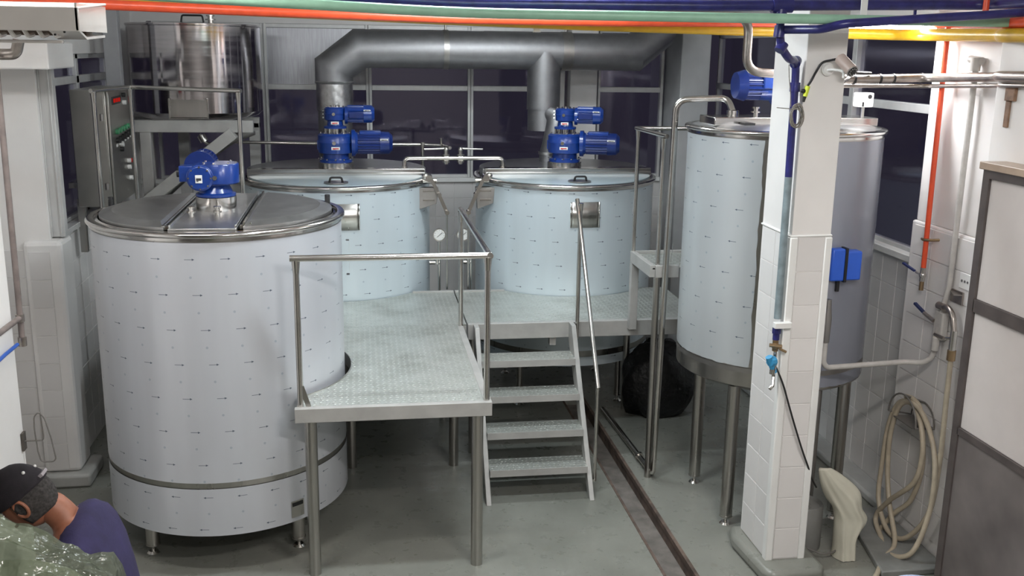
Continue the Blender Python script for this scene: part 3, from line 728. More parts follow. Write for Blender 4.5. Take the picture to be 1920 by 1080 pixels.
# front tank gearbox
x, y, z = -.905, 6.60, ZT1+.028
g1 = thing('gearmotor', (x, y, z), 'blue right-angled gearbox and motor on the front tank lid', 'motor')
mb = MB(); mb.lathe([(.001, 0), (.125, 0), (.125, .085), (.118, .09), (.001, .09)], (x, y, z), 48); mb.build('steel_base', RIM, g1)
mb = MB(); bolts(mb, (x, y), .112, 10, z+.088, .012); mb.build('bolts', STEELH, g1)
mb = MB(); mb.lathe([(.001, .09), (.124, .09), (.124, .105), (.105, .112), (.085, .16), (.088, .172), (.001, .172)], (x, y, z), 40); mb.build('cone_neck', BLUE, g1)
mb = MB(); mb.lathe([(.001, .168), (.118, .168), (.125, .176), (.125, .288), (.12, .296), (.001, .296)], (x+.025, y, z), 40); mb.ball((x-.06, y+.02, z+.215), (.13, .12, .085), 24, 12); mb.build('gear_housing', BLUE, g1)
mb = MB(); mb.cyl((x-.075, y-.13, z+.215), (x-.075, y+.10, z+.215), .083, n=32); mb.cyl((x-.075, y-.138, z+.215), (x-.075, y-.13, z+.215), .072, .078, n=32); mb.box(x-.215, x-.10, y-.04, y+.06, z+.18, z+.28)
gh = mb.build('input_housing', BLUE, g1, bevel=.006)
mb = MB()
for k in range(8): a = 2*PI*k/8; mb.cyl((x-.075+.068*math.cos(a), y-.136, z+.215+.068*math.sin(a)), (x-.075+.068*math.cos(a), y-.144, z+.215+.068*math.sin(a)), .006, n=6)
mb.cyl((x+.015, y-.124, z+.215), (x+.015, y-.134, z+.215), .014, n=14); bolts(mb, (x+.03, y), .10, 7, z+.295, .010); mb.build('housing_bolts', STEELH, gh)
plate(g1, (x-.08, y-.140, z+.21), .042, .05, 'type_plate', None, DARK)
mb = MB(); fins(mb, (x-.10, y+.08, z+.265), (x-.10, y+.28, z+.27), .085); mb.cyl((x-.10, y+.28, z+.27), (x-.10, y+.36, z+.27), .088, .07, n=28); mb.cyl((x-.10, y+.06, z+.265), (x-.10, y+.085, z+.265), .098, n=28); mb.build('motor_body', BLUED, g1)
mb = MB(); mb.cyl((x-.215, y, z+.235), (x-.232, y, z+.235), .03, n=12); mb.build('plug', BLACK, g1)
# tall tank gearmotor
x, y, z = 2.90, 6.52, ZT4+.075
g4 = thing('gearmotor', (x, y, z), 'blue motor lying sideways above the tall tank, half hidden by the pillar', 'motor')
mb = MB(); mb.lathe([(.001, 0), (.11, 0), (.11, .05), (.09, .09), (.12, .11), (.125, .30), (.10, .32), (.001, .32)], (x, y, z), 32); mb.build('gear_housing', BLUE, g4)
mb = MB(); mb.cyl((x-.15, y, z+.19), (x-.12, y, z+.19), .115, n=28); mb.cyl((x-.26, y, z+.19), (x-.15, y, z+.19), .085, .09, n=28); mb.build('motor_flange', BLUE, g4)
mb = MB(); fins(mb, (x-.36, y, z+.20), (x-.22, y, z+.20), .095); mb.cyl((x-.42, y, z+.20), (x-.36, y, z+.20), .085, .102, n=28); mb.build('motor_body', BLUED, g4)
mb = MB(); mb.box(x-.26, x-.13, y-.10, y+.05, z+.18, z+.28); mb.build('terminal_box', BLUE, g4, bevel=.01)
# level sensor on the tall tank
x, y = 3.335, 6.40
sb = thing('sensor_box', (x, y, ZT4+.03), 'small white sensor box on a short rod at the right of the tall tank lid', 'sensor')
mb = MB(); mb.cyl((x, y, ZT4+.03), (x, y, ZT4+.15), .013, n=12); mb.build('rod', STEEL, sb)
mb = MB(); mb.box(x-.052, x+.052, y-.045, y+.045, ZT4+.145, ZT4+.24); mb.build('housing', WHITEP, sb, bevel=.008)
mb = MB(); mb.cyl((x+.02, y-.045, ZT4+.215), (x+.02, y-.05, ZT4+.215), .014, n=14); mb.box(x-.03, x-.018, y-.049, y-.045, ZT4+.15, ZT4+.18); mb.build('lens', BLACK, sb)

# ================================================================== PLATFORMS
def arc(c, r, a0, a1, n=24): return [(c[0]+r*math.cos(a0+(a1-a0)*i/n), c[1]+r*math.sin(a0+(a1-a0)*i/n)) for i in range(n+1)]
def rail_post(root, x, y, z0, z1, r=.0185, flat=True):
    mb = MB(); mb.cyl((x, y, z0), (x, y, z1-.09), r, n=14); mb.cyl((x, y, z1-.09), (x, y, z1-.01), r, r*1.45 if flat else r, n=14)
    return mb.build('post', STEELH, root)
ZP = 1.10
Q0, Q1, QY0, QY1 = -.394, .763, 5.76, 7.515
pf = thing('work_platform', ((Q0+Q1)/2, 6.6, 0), 'front work platform of checker plate with a cutout round the front tank', 'platform')
RC = T1[2]+.045
dx = Q0+.0-T1[0]; a_ = math.acos(dx/RC)
poly = [(Q0, QY0), (Q1, QY0), (Q1, QY1), (Q0, QY1)]+arc(T1, RC, a_, -a_, 40)
mb = MB(); mb.prism(poly, ZP-.012, ZP); mb.build('deck_plate', PLATE, pf, smooth=False)
mb = MB(); aa = a_+.02
mb.lathe([(RC, ZP-.085), (RC, ZP+.004), (RC+.008, ZP+.004), (RC+.008, ZP-.085)], (T1[0], T1[1], 0), 40, -aa+.02, aa-.02); mb.build('cutout_ring', STEEL, pf)
mb = MB(); mb.box(Q0-.012, Q1+.008, QY0-.025, QY0+.02, ZP-.085, ZP+.003); mb.build('edge_beam', BEAM, pf, bevel=.003)
mb = MB(); mb.box(Q1-.04, Q1+.008, QY0+.02, QY1, ZP-.085, ZP+.003); mb.build('edge_beam', BEAM, pf, bevel=.003)
mb = MB(); mb.box(Q0, Q0+.03, QY0+.02, 5.95, ZP-.085, ZP+.003); mb.build('edge_beam', BEAM, pf, bevel=.003)
for x, y in ((Q0+.075, QY0+.035), (Q1-.075, QY0+.035), (Q1-.075, QY1-.15), (-.1, QY1-.10)):
    mb = MB(); mb.cyl((x, y, 0), (x, y, ZP-.085), .037, n=24); mb.build('leg', STEEL, pf)
ZR = 2.003
for x, y in ((Q0+.022, QY0+.03), (Q1-.022, QY0+.02), (Q1-.01, QY1-.04)): rail_post(pf, x, y, ZP-.02, ZR)
mb = MB(); mb.tube([(Q0-.01, QY0+.02, ZR), (Q1, QY0+.02, ZR)], .0195, 14); mb.tube([(Q1-.01, QY0+.0, ZR), (Q1-.01, QY1+.0, ZR)], .0195, 14); mb.build('handrail', STEELH, pf)
mb = MB(); mb.beam((Q0+.07, QY0+.02, ZP+.0), (Q0+.03, QY0+.02, ZP+.13), .03, .004, (0, 1, 0)); mb.build('gusset', STEEL, pf)

pbk = thing('work_platform', (-.4, 8.0, 0), 'back left checker plate platform round the left back tank', 'platform')
RB = R2+.015; ch = 8.60
def bplat(root, x0, x1, c, hole=None):
    d = ch-CY2; h = math.sqrt(RB*RB-d*d); a0 = math.atan2(d, -h); a1 = math.atan2(d, h)
    poly = [(x0, QY1+.004), (x1, QY1+.004), (x1, ch)]+arc((c, CY2), RB, a1, a0, 30)+[(x0, ch)]
    if hole: poly = hole+poly[2:]
    mb = MB(); mb.prism(poly, ZP-.012, ZP); mb.build('deck_plate', PLATE, root, smooth=False)
bplat(pbk, -1.72, .80, -.19)
mb = MB(); mb.box(-1.72, .80, QY1+.004, QY1+.04, ZP-.12, ZP-.013); mb.build('edge_beam', BEAM, pbk, bevel=.003)
mb = MB(); mb.box(.44, .80, ch-.03, ch+.005, ZP-.1, ZP+.012); mb.build('edge_beam', BEAM, pbk, bevel=.003)
for x, y in ((-1.62, 7.6), (-.9, 8.45), (.70, 8.45)):
    mb = MB(); mb.cyl((x, y, 0), (x, y, ZP-.012), .035, n=20); mb.build('leg', STEEL, pbk)
pbr = thing('work_platform', (1.7, 8.0, 0), 'back right checker plate platform above the stairs', 'platform')
bplat(pbr, .812, 2.72, 1.88)
mb = MB(); mb.box(.812, 2.72, QY1-.012, QY1+.04, ZP-.125, ZP+.002); mb.build('edge_beam', BEAM, pbr, bevel=.004)
mb = MB(); mb.box(.812, 1.25, ch-.03, ch+.005, ZP-.1, ZP+.012); mb.build('edge_beam', BEAM, pbr, bevel=.003)
for x, y in ((.86, 7.60), (2.35, 8.45), (1.0, 8.45)):
    mb = MB(); mb.cyl((x, y, 0), (x, y, ZP-.012), .03, n=20); mb.build('leg', STEEL, pbr)
mb = MB(); mb.box(1.47, 1.52, QY1+.04, QY1+.10, ZP-.20, ZP-.012); mb.build('bracket', BEAM, pbr)

# stairs
st = thing('stairs', (1.24, 7.0, 0), 'steel stairs with four checker plate treads up to the back right platform', 'stairs')
SX0, SX1 = .872, 1.628
for x in (SX0, SX1):
    mb = MB(); th = .010
    for a, b in (((x, 7.50, ZP-.01), (x, 6.63, .0)),):
        a, b = Vector(a), Vector(b); d = (b-a).normalized(); nrm = V(0, -d.z, d.y)
        w_ = .07
        vs = [V(x+s*.018, 7.50, ZP) for s in (-1, 1)]
        p = [(7.50, ZP), (7.40, ZP), (6.60, 0.0), (6.675, 0.0), (7.50, .96)]
        mb.add([(x-.018, yy, zz) for yy, zz in p]+[(x+.018, yy, zz) for yy, zz in p], [(0, 1, 2, 3, 4), (9, 8, 7, 6, 5)]+[(i, (i+1) % 5, 5+(i+1) % 5, 5+i) for i in range(5)])
    mb.build('stringer', BEAM, st, bevel=.003)
TR = [(.885, 7.225), (.665, 7.045), (.445, 6.875), (.225, 6.705)]
for z, y in TR:
    mb = MB(); mb.box(SX0+.018, SX1-.018, y, y+.205, z-.006, z); td = mb.build('tread', PLATE, st, smooth=False)
    mb = MB(); mb.box(SX0+.018, SX1-.018, y-.006, y, z-.05, z+.001); mb.box(SX0+.018, SX1-.018, y+.205, y+.209, z-.04, z); mb.build('nosing', BEAM, td)
HX = 1.668
rail_post(st, HX, 7.46, ZP-.12, 2.06, .016)
mb = MB(); mb.cyl((HX, 6.72, .10), (HX, 6.72, .86), .013, n=12); mb.beam((SX1+.01, 6.72, .11), (HX, 6.72, .11), .03, .02); mb.build('post', STEELH, st)
mb = MB(); mb.tube([(HX-.02, 7.50, 2.075), (HX+.0, 6.70, .825)], .0165, 14); mb.build('handrail', STEELH, st)

# service step by the tall tank
sp = thing('service_platform', (2.4, 7.2, 0), 'small raised service step with railing left of the tall tank', 'platform')
ZU = 1.667; ux0, ux1, uy0, uy1 = 2.105, 2.75, 6.95, 7.50
RC4 = T4[2]+.03; d = uy0-T4[1]; h = math.sqrt(RC4**2-d*d); aL = math.atan2(d, -h)
aR = math.acos((ux1-T4[0])/RC4)
poly = [(ux0, uy0)]+arc(T4, RC4, aL, aR, 14)+[(ux1, uy1), (ux0, uy1)]
mb = MB(); mb.prism(poly, ZU-.03, ZU-.02); mb.build('deck_plate', PLATE, sp, smooth=False)
mb = MB(); mb.box(ux0-.02, ux0+.02, uy0, uy1, ZU-.09, ZU); mb.build('edge_beam', BEAM, sp, bevel=.003)
mb = MB(); mb.box(ux0+.02, 2.30, uy0-.02, uy0+.015, ZU-.09, ZU); mb.build('edge_beam', BEAM, sp, bevel=.003)
mb = MB(); mb.box(ux0+.02, ux1, uy1-.02, uy1+.01, ZU-.06, ZU+.0); mb.build('edge_beam', BEAM, sp, bevel=.003)
mb = MB(); mb.box(2.085, 2.145, 7.445, 7.502, 1.04, ZU-.09); mb.build('leg', BEAM, sp, bevel=.003)
mb = MB(); mb.cyl((2.145, 6.965, 0), (2.145, 6.965, ZU-.09), .025, n=18); mb.build('leg', STEEL, sp)
mb = MB(); mb.cyl((2.70, 7.47, 1.10), (2.70, 7.47, ZU-.06), .022, n=18); mb.build('leg', STEEL, sp)
ZUR = 2.615
rail_post(sp, ux0+.0, uy1-.01, ZU-.02, ZUR, .016); rail_post(sp, 2.15, uy0+.03, ZU-.02, ZUR-.02, .016)
mb = MB(); mb.tube([(ux0+.05, uy1-.01, ZUR), (ux0-.01, uy1-.01, ZUR), (2.165, uy0, ZUR-.015)], .0165, 12); mb.tube([(ux0, uy1-.01, ZUR), (ux1, uy1-.01, ZUR)], .0165, 12); mb.build('handrail', STEELH, sp)
for k, x in enumerate((2.20, 2.245, 2.29)):
    mb = MB(); mb.beam((x, uy0+.16, ZU-.02), (x+(-.004, 0, .01)[k], uy0+.16, ZU+.13), .004 if k != 1 else .02, .004, (0, 1, 0)); mb.build('clip', STEELH, sp)

# ================================================================== STAINLESS PIPEWORK
def pipe(name, paths, r, mat, label, cat='pipe', fillet=.06, n=16, group=None, extra=None):
    mb = MB()
    for p in paths: mb.tube(p, r, n, fillet)
    root = mb.single(name, mat, label, cat, group); return root
def subpart(root, name, mb, mat, **kw): return mb.build(name, mat, root, **kw)
tp = pipe('sanitary_pipe', [[(2.127, 8.35, .045), (2.168, 6.95, .045), (2.172, 6.915, .06), (2.20, 6.895, 2.86), (2.53, 6.78, 2.88), (2.545, 6.70, 2.79)]], .0225, STEELH, 'tall bright steel pipe from the floor over into the tall tank lid', fillet=.09)
mb = MB(); mb.cyl((2.545, 6.70, 2.775), (2.545, 6.70, 2.80), .042, n=18); mb.cyl((2.545, 6.70, 2.70), (2.545, 6.70, 2.775), .024, n=14); mb.cyl((2.545, 6.70, 2.735), (2.545, 6.70, 2.748), .036, n=18); subpart(tp, 'clamp_union', mb, STEELH)
mb = MB(); mb.cyl((2.163, 7.24, .045), (2.162, 7.27, .045), .034, n=14); subpart(tp, 'coupling', mb, STEELH)
lp = pipe('sanitary_pipe', [[(.402, 9.05, ZT2+.075), (.402, 9.05, 2.222), (1.29, 9.05, 2.222), (1.29, 9.05, ZT2+.075)]], .020, STEELH, 'low bright pipe bridging the lids of the two back tanks', fillet=.07)
for s, x in ((-1, .775), (1, .905)):
    mb = MB(); mb.cyl((x, 9.05, 2.17), (x, 9.05, 2.30), .020, n=14); mb.cyl((x, 9.05, 2.185), (x, 9.05, 2.20), .032, n=14); mb.cyl((x, 9.05, 2.245), (x, 9.05, 2.26), .034, n=14); mb.ball((x, 9.05, 2.30), .024); mb.cyl((x-.02, 9.05, 2.222), (x+.02, 9.05, 2.222), .031, n=14)
    v = subpart(lp, 'valve_body', mb, STEELH)
    mb = MB(); mb.tube([(x, 9.05, 2.31), (x+s*.12, 9.05, 2.305), (x+s*.20, 9.03, 2.305)], .008, 8); mb.build('valve_lever', STEELH, v)
for x in (.402, 1.29): mb = MB(); mb.cyl((x, 9.05, 2.135), (x, 9.05, 2.147), .037, n=16); subpart(lp, 'clamp_union', mb, STEELH)
hp = pipe('sanitary_pipe', [[(-1.48, 9.92, 2.36), (-1.42, 9.92, 2.26), (-1.25, 9.92, 2.288), (-.3, 9.92, 2.27), (.66, 9.92, 2.262)], [(.62, 9.92, 2.262), (.62, 9.92, 1.25)], [(.62, 9.92, 2.262), (.83, 9.9, 2.255), (.86, 9.6, 2.26)]], .0155, STEELH, 'long thin horizontal pipe behind the left back tank at the windows', fillet=.05)
for a_, b_, c_ in (((-1.47, 9.92, 2.35), (-1.44, 9.92, 2.29), .04), ((.62, 9.92, 2.24), (.62, 9.92, 2.285), .026), ((.80, 9.9, 2.24), (.80, 9.9, 2.33), .012)): mb = MB(); mb.cyl(a_, b_, c_, n=16); subpart(hp, 'coupling', mb, STEELH)
# drain lines with gauges between the back tanks
def gauge_line(x, y, label, gx, side):
    mb = MB(); mb.tube([(x, y, .12), (x, y, 1.36)], .012, 12); mb.cyl((x, y, 0), (x, y, .14), .03, n=14)
    root = mb.single('instrument_pipe', STEELH, label, 'pipe')
    mb = MB(); mb.tube([(x, y, 1.30), (x+side*.09, y-.0, 1.30)], .017, 12); mb.cyl((x+side*.02, y, 1.285), (x+side*.02, y, 1.33), .022, n=12); subpart(root, 'branch', mb, STEELH)
    mb = MB(); mb.cyl((gx, y, 1.30), (gx, y, 1.49), .012, n=10); mb.cyl((gx, y+.012, 1.555), (gx, y-.02, 1.555), .058, n=32); gb = subpart(root, 'gauge_body', mb, STEELH)
    mb = MB(); mb.cyl((gx, y-.018, 1.555), (gx, y-.022, 1.555), .050, n=32); mb.build('gauge_face', WHITEP, gb)
    mb = MB(); mb.beam((gx-.022, y-.024, 1.535), (gx+.026, y-.024, 1.578), .003, .004, (0, 1, 0))
    for k in range(9):
        a = -.7+k*(PI+1.4)/8; mb.beam((gx+.038*math.cos(a), y-.023, 1.555+.038*math.sin(a)), (gx+.046*math.cos(a), y-.023, 1.555+.046*math.sin(a)), .002, .003, (0, 1, 0))
    mb.build('gauge_needle', BLACK, gb)
    return root
gauge_line(.700, 8.90, 'thin upright pipe with round gauge at the left back tank', .700, -1)
gauge_line(.985, 8.90, 'thin upright pipe with white-faced gauge at the right back tank', .915, -1)

# ================================================================== DUCTS
YD = 9.75
du = thing('exhaust_duct', (-.21, YD, ZT2), 'large grey round exhaust duct running along the top of the window wall', 'duct')
mb = MB(); mb.tube([(-.21, YD, 2.85), (-.21, YD, 2.985), (.03, YD, 3.168), (1.97, YD, 3.168)], .176, 40); mb.build('main_duct', GALV, du, angle=50)
mb = MB(); mb.tube([(1.97, YD, 3.168), (2.66, YD, 3.165), (2.93, YD+.12, 3.36), (3.10, YD+.8, 3.40)], .174, 36); mb.build('outlet_duct', GALV, du)
mb = MB(); mb.cyl((-.21, YD, ZT2+.07), (-.21, YD, 2.62), .158, n=40); mb.build('lower_duct', GALV, du)
mb = MB(); mb.cyl((-.21, YD, 2.60), (-.21, YD, 2.86), .170, n=40); fw_ = mb.build('foil_wrap', FOIL, du)
mb = MB(); mb.lathe([(.168, -.02), (.182, 0), (.168, .02)], (-.21, YD, 2.86), 40); mb.build('seam_tape', FOIL, du)
for x, m_, w2 in ((.83, DSTEEL, .025), (1.985, DSTEEL, .05)):
    mb = MB(); mb.lathe([(.176, -w2), (.183, -w2), (.183, w2), (.176, w2)], (x, YD, 3.168), 40, axis=(1, 0, 0)); mb.build('hanger_band', m_, du)
    mb = MB(); mb.cyl((x, YD, 3.34), (x, YD, ZC), .012, n=10); mb.build('hanger_rod', STEEL, du)
bd = thing('exhaust_duct', (1.775, YD, ZT2), 'branch duct dropping to the lid of the right back tank', 'duct')
mb = MB(); mb.cyl((1.775, YD-.02, 2.62), (1.775, YD-.02, 3.16), .160, n=40); mb.build('branch_duct', GALV, bd)
mb = MB(); mb.cyl((1.775, YD-.02, 2.42), (1.775, YD-.02, 2.64), .150, n=40); mb.build('lower_duct', GALV, bd)
mb = MB(); mb.tube([(1.76, YD-.03, 2.62), (1.88, YD-.17, 2.56), (1.835, YD-.17, 2.30), (1.815, YD-.13, 2.20), (1.815, YD-.13, ZT2+.07)], .088, 28); mb.build('side_duct', GALV, bd, angle=50)
mb = MB(); mb.lathe([(.10, -.012), (.10, .012), (.088, .012)], (1.815, YD-.13, 2.21), 28); mb.build('collar', FOIL, bd)

# ================================================================== HOPPER
hx, hy, hr = -1.445, 9.70, .578
ho = thing('hopper_tank', (hx, hy, 2.56), 'raised mirror-steel tank at the back left with a bright vertical reflection', 'tank')
mb = MB(); mb.lathe([(.001, 2.50), (hr*.6, 2.50), (hr-.04, 2.56), (hr, 2.60), (hr, 3.34), (hr+.012, 3.345), (hr+.012, 3.36), (hr-.02, 3.365), (.001, 3.372)], (hx, hy, 0), 96); mb.build('shell', HOP, ho)
mb = MB(); mb.tube([(hx-.06, hy-.3, 3.37), (hx-.05, hy-.3, 3.43), (hx+.12, hy-.3, 3.43), (hx+.13, hy-.3, 3.37)], .008, 8, .015); mb.build('handle', BLACK, ho)
mb = MB(); ferrule(mb, hx+.19, hy-.3, 3.365, .03, .06); mb.build('ferrule', STEELH, ho)
mb = MB(); mb.box(-1.60, -1.28, hy-hr-.012, hy-hr+.20, 2.56, 2.565); mb.box(-1.605, -1.595, hy-hr-.02, hy-hr+.2, 2.56, 2.73); mb.box(-1.285, -1.275, hy-hr-.02, hy-hr+.2, 2.56, 2.73); mb.box(-1.60, -1.28, hy-hr-.0, hy-hr+.02, 2.57, 2.72); mb.build('mounting_bracket', STEEL, ho)
hf = thing('support_frame', (-1.5, 9.1, 0), 'grey box-section frame with a diagonal brace carrying the raised back left tank', 'frame')
for bb_ in ((-2.15, -.90, 9.03, 9.13, 2.448, 2.55), (-2.15, -.95, 10.15, 10.25, 2.40, 2.50)): mb = MB(); mb.box(*bb_); mb.build('cross_beam', BEAM, hf, bevel=.005)
mb = MB(); mb.beam((-1.06, 9.0, 2.45), (-2.02, 9.0, 1.70), .10, .135, (0, 1, 0)); mb.build('brace', BEAM, hf, bevel=.005)
mb = MB(); mb.tube([(-.92, 9.22, 2.47), (-1.10, 9.22, 2.40), (-1.36, 9.22, 2.22), (-1.92, 9.22, 1.72), (-1.95, 9.22, 1.5)], .06, 20, .08); mb.build('chute', DSTEEL, hf)
for x, y, w_ in ((-1.80, 9.08, .045), (-1.66, 10.15, .05), (-2.10, 9.08, .05), (-1.0, 10.2, .05)):
    mb = MB(); mb.box(x-w_, x+w_, y-w_, y+w_, 0, 2.45); mb.build('leg', BEAM, hf, bevel=.004)
mb = MB(); mb.box(-2.08, -1.955, 9.02, 9.12, 2.55, ZC); struct(mb, 'trim_9', painted('grey_column_paint', (.33, .33, .34), .45, .08), bevel=.005)

# ================================================================== CONTROL CABINET, LEFT RAIL
cb = thing('control_cabinet', (-1.95, 8.4, 1.97), 'grey steel control cabinet with lamps and switches at the left window', 'cabinet')
cx0, cx1, cy0, cy1, cz0, cz1 = -2.12, -1.845, 8.02, 8.86, 1.965, 2.845
PANELM = steel('cabinet_sheet_steel', (.42, .41, .385), .36, (1, 1, 1), .06)
mb = MB(); mb.box(cx0, cx1-.02, cy0, cy1, cz0, cz1); mb.build('body', PANELM, cb, bevel=.006)
mb = MB(); mb.box(cx1-.018, cx1, cy0+.01, cy1-.01, cz0+.01, cz1-.01); dr = mb.build('door', PANELM, cb, bevel=.004)
mb = MB(); mb.box(cx1-.10, cx1-.03, cy0-.012, cy0, 2.0, 2.82); mb.build('front_strip', PANELM, cb, bevel=.002)
for z in (2.10, 2.62): mb = MB(); mb.cyl((cx1-.05, cy0-.02, z), (cx1-.05, cy0-.02, z+.05), .014, n=10); mb.build('hinge', DSTEEL, cb)
def by(u): return cy0+(u-205)/47*.84
def bz(v): return 2.845-(v-170)/204*.88
for u in (215, 219.5, 224): mb = MB(); mb.box(cx1, cx1+.006, by(u)-.03, by(u)+.03, bz(190)-.015, bz(190)+.015); mb.build('digit_display', REDLED, dr)
mb = MB(); mb.box(cx1, cx1+.004, by(211), by(228), bz(190)-.03, bz(190)+.03); mb.build('display_frame', BLACK, dr)
for k in range(5):
    y = by(215+k*5.5); z = bz(245-k*1.0)
    mb = MB(); mb.cyl((cx1, y, z), (cx1+.022, y, z), .020, n=14); mb.build('pilot_lamp', GREENP, dr)
for k in range(6):
    y = by(215+k*5.5); z = bz(260-k*1.5)
    mb = MB(); mb.cyl((cx1, y, z), (cx1+.02, y, z), .022, n=14); mb.box(cx1+.02, cx1+.032, y-.006, y+.006, z-.02, z+.02); sw = mb.build('selector_switch', BLACK, dr)
    mb = MB(); mb.box(cx1, cx1+.003, y-.018, y+.018, z-.05, z-.03); mb.build('switch_label', WHITEP, sw)
for (u, v, mt) in ((231, 183, BLACK), (232, 197, WHITEP), (221, 278, BLACK), (222, 270, WHITEP), (233, 304, WHITEP), (238, 306, REDP), (233, 316, WHITEP), (235, 337, WHITEP)):
    mb = MB(); mb.cyl((cx1, by(u), bz(v)), (cx1+.025, by(u), bz(v)), .018, n=14); mb.build('push_button', mt, dr)
mb = MB(); mb.box(-2.15, -2.10, 8.1, 8.15, 1.60, cz0+.05); mb.box(-2.15, -2.10, 8.70, 8.75, 1.60, cz0+.05); mb.box(-2.2, -2.12, 8.1, 8.8, 2.1, 2.14); mb.build('wall_bracket', STEEL, cb)

gr = thing('guard_rail', (-1.4, 8.0, ZP), 'thin steel guard rail behind the front tank, before the control cabinet', 'railing')
A_, B_, C_ = (-1.865, 7.68), (-1.705, 8.12), (-.862, 7.72)
ZG = 2.86
rail_post(gr, A_[0], A_[1], 0, ZG, .016); rail_post(gr, B_[0]+.0, B_[1], ZP, ZG, .016); rail_post(gr, C_[0], C_[1], ZP, ZG, .016)
mb = MB(); mb.tube([(A_[0]-.01, A_[1]-.03, ZG-.005), (*B_, ZG+.005), (C_[0]+.02, C_[1], ZG)], .0165, 12, .03); mb.build('handrail', STEELH, gr)

# ================================================================== OVERHEAD PIPES
pg = pipe('overhead_pipe', [[(-2.2, 5.0, 3.455), (-.957, 5.0, 3.408), (.49, 5.0, 3.357), (1.744, 5.0, 3.358), (2.655, 5.0, 3.362), (3.41, 5.0, 3.362)]], .0245, PGREEN, 'mint green pipe along the top of the picture, in front of the pillar', fillet=.3)
pr_ = pipe('overhead_pipe', [[(-2.86, 6.3, 3.445), (-1.738, 6.3, 3.411), (-.641, 6.3, 3.386), (.617, 6.3, 3.362), (1.51, 6.3, 3.362), (3.59, 6.3, 3.388), (3.59, 5.28, 3.372), (3.39, 5.08, 3.362), (3.39, 3.3, 3.35)]], .029, PORANGE, 'orange-red pipe under the ceiling, lowest at the left', fillet=.09)
py_ = pipe('overhead_pipe', [[(-1.6, 6.42, 3.425), (-.715, 6.42, 3.397), (.629, 6.42, 3.363), (1.542, 6.42, 3.343), (2.666, 6.42, 3.327), (3.53, 6.42, 3.317), (3.53, 5.24, 3.302), (3.372, 5.06, 3.297), (3.372, 3.3, 3.285)]], .037, PYEL, 'thick yellow pipe under the ceiling, passing behind the pillar', fillet=.10)
pb_ = pipe('overhead_pipe', [[(-1.9, 5.2, 3.50), (.036, 5.2, 3.428), (.509, 5.2, 3.412), (1.839, 5.2, 3.423), (2.723, 5.2, 3.446), (3.35, 5.2, 3.458), (3.39, 4.9, 3.46), (3.39, 3.3, 3.46)]], .028, PBLUE, 'thick navy pipe, topmost of the overhead pipes', fillet=.1)
mb = MB(); mb.tube([(2.15, 5.2, 3.43), (2.26, 5.2, 3.433)], .038, 18); mb.cyl((2.2, 5.2, 3.36), (2.2, 5.2, 3.42), .034, n=18); subpart(pb_, 'tee_fitting', mb, PBLUE)
# navy dropper down the pillar
dp = pipe('water_pipe', [[(2.20, 5.2, 3.40), (2.222, 5.22, 3.225), (2.30, 5.27, 3.155), (2.375, 5.38, 3.155), (2.425, 5.46, 3.12), (2.428, 5.46, 3.0), (2.432, 5.46, 2.50)]], .0215, PBLUE, 'navy pipe dropping down the left side of the white pillar', fillet=.05)
mb = MB(); mb.cyl((2.432, 5.46, 1.66), (2.432, 5.46, 2.50), .0215, n=16); lo = subpart(dp, 'lower_length', mb, PGREY); lo['label'] = 'unpainted grey-blue lower length'
mb = MB()
for p, q in (((2.20, 5.2, 3.27), (2.205, 5.2, 3.33)), ((2.215, 5.215, 3.20), (2.24, 5.225, 3.24)), ((2.40, 5.42, 3.13), (2.425, 5.458, 3.15)), ((2.428, 5.46, 2.98), (2.428, 5.46, 3.03))):
    mb = MB(); mb.cyl(p, q, .029, n=16); subpart(dp, 'elbow_collar', mb, PBLUE)
nb = pipe('overhead_pipe', [[(2.225, 5.2, 3.31), (2.34, 5.0, 3.31), (2.42, 4.93, 3.338), (2.914, 4.88, 3.376), (3.147, 4.85, 3.392), (3.36, 4.84, 3.41), (3.37, 4.4, 3.43)]], .022, PBLUE, 'navy branch pipe rising to the right across the pillar top', fillet=.04)
# pillar valve group
vg = thing('valve_assembly', (2.432, 5.43, 1.35), 'small valve with pale blue handwheel at the end of the pillar pipe', 'valve')
mb = MB(); mb.cyl((2.432, 5.46, 1.53), (2.432, 5.46, 1.615), .020, n=14); mb.cyl((2.432, 5.46, 1.57), (2.432, 5.46, 1.60), .027, n=8); mb.build('union', PBLUE, vg)
mb = MB(); mb.cyl((2.432, 5.46, 1.46), (2.432, 5.46, 1.53), .018, n=12); mb.cyl((2.39, 5.45, 1.50), (2.46, 5.43, 1.495), .012, n=10); mb.cyl((2.435, 5.40, 1.49), (2.475, 5.40, 1.47), .008, n=8); mb.ball((2.432, 5.455, 1.49), .025); mb.build('brass_body', BRASS, vg)
mb = MB(); mb.cyl((2.415, 5.42, 1.41), (2.405, 5.415, 1.33), .022, .016, n=14); mb.cyl((2.43, 5.45, 1.46), (2.43, 5.45, 1.29), .010, n=10); mb.tube([(2.43, 5.45, 1.30), (2.42, 5.43, 1.25), (2.40, 5.42, 1.235)], .011, 8); mb.build('nozzle', STEELH, vg)
mb = MB(); mb.lathe([(.012, -.02), (.030, -.018), (.034, 0), (.03, .018), (.012, .02)], (2.398, 5.415, 1.41), 10, axis=(1, .4, 0)); mb.cyl((2.375, 5.41, 1.44), (2.42, 5.42, 1.34), .022, .018, n=10); hw = mb.build('handwheel', painted('pale_blue_plastic', (.04, .27, .50), .4), vg)
mb = MB(); mb.box(2.395, 2.50, 5.40, 5.437, 1.612, 1.648); c1 = mb.single('pipe_clamp', WHITEP, 'white plastic clamp holding the pipe to the pillar', 'clamp', bevel=.004)
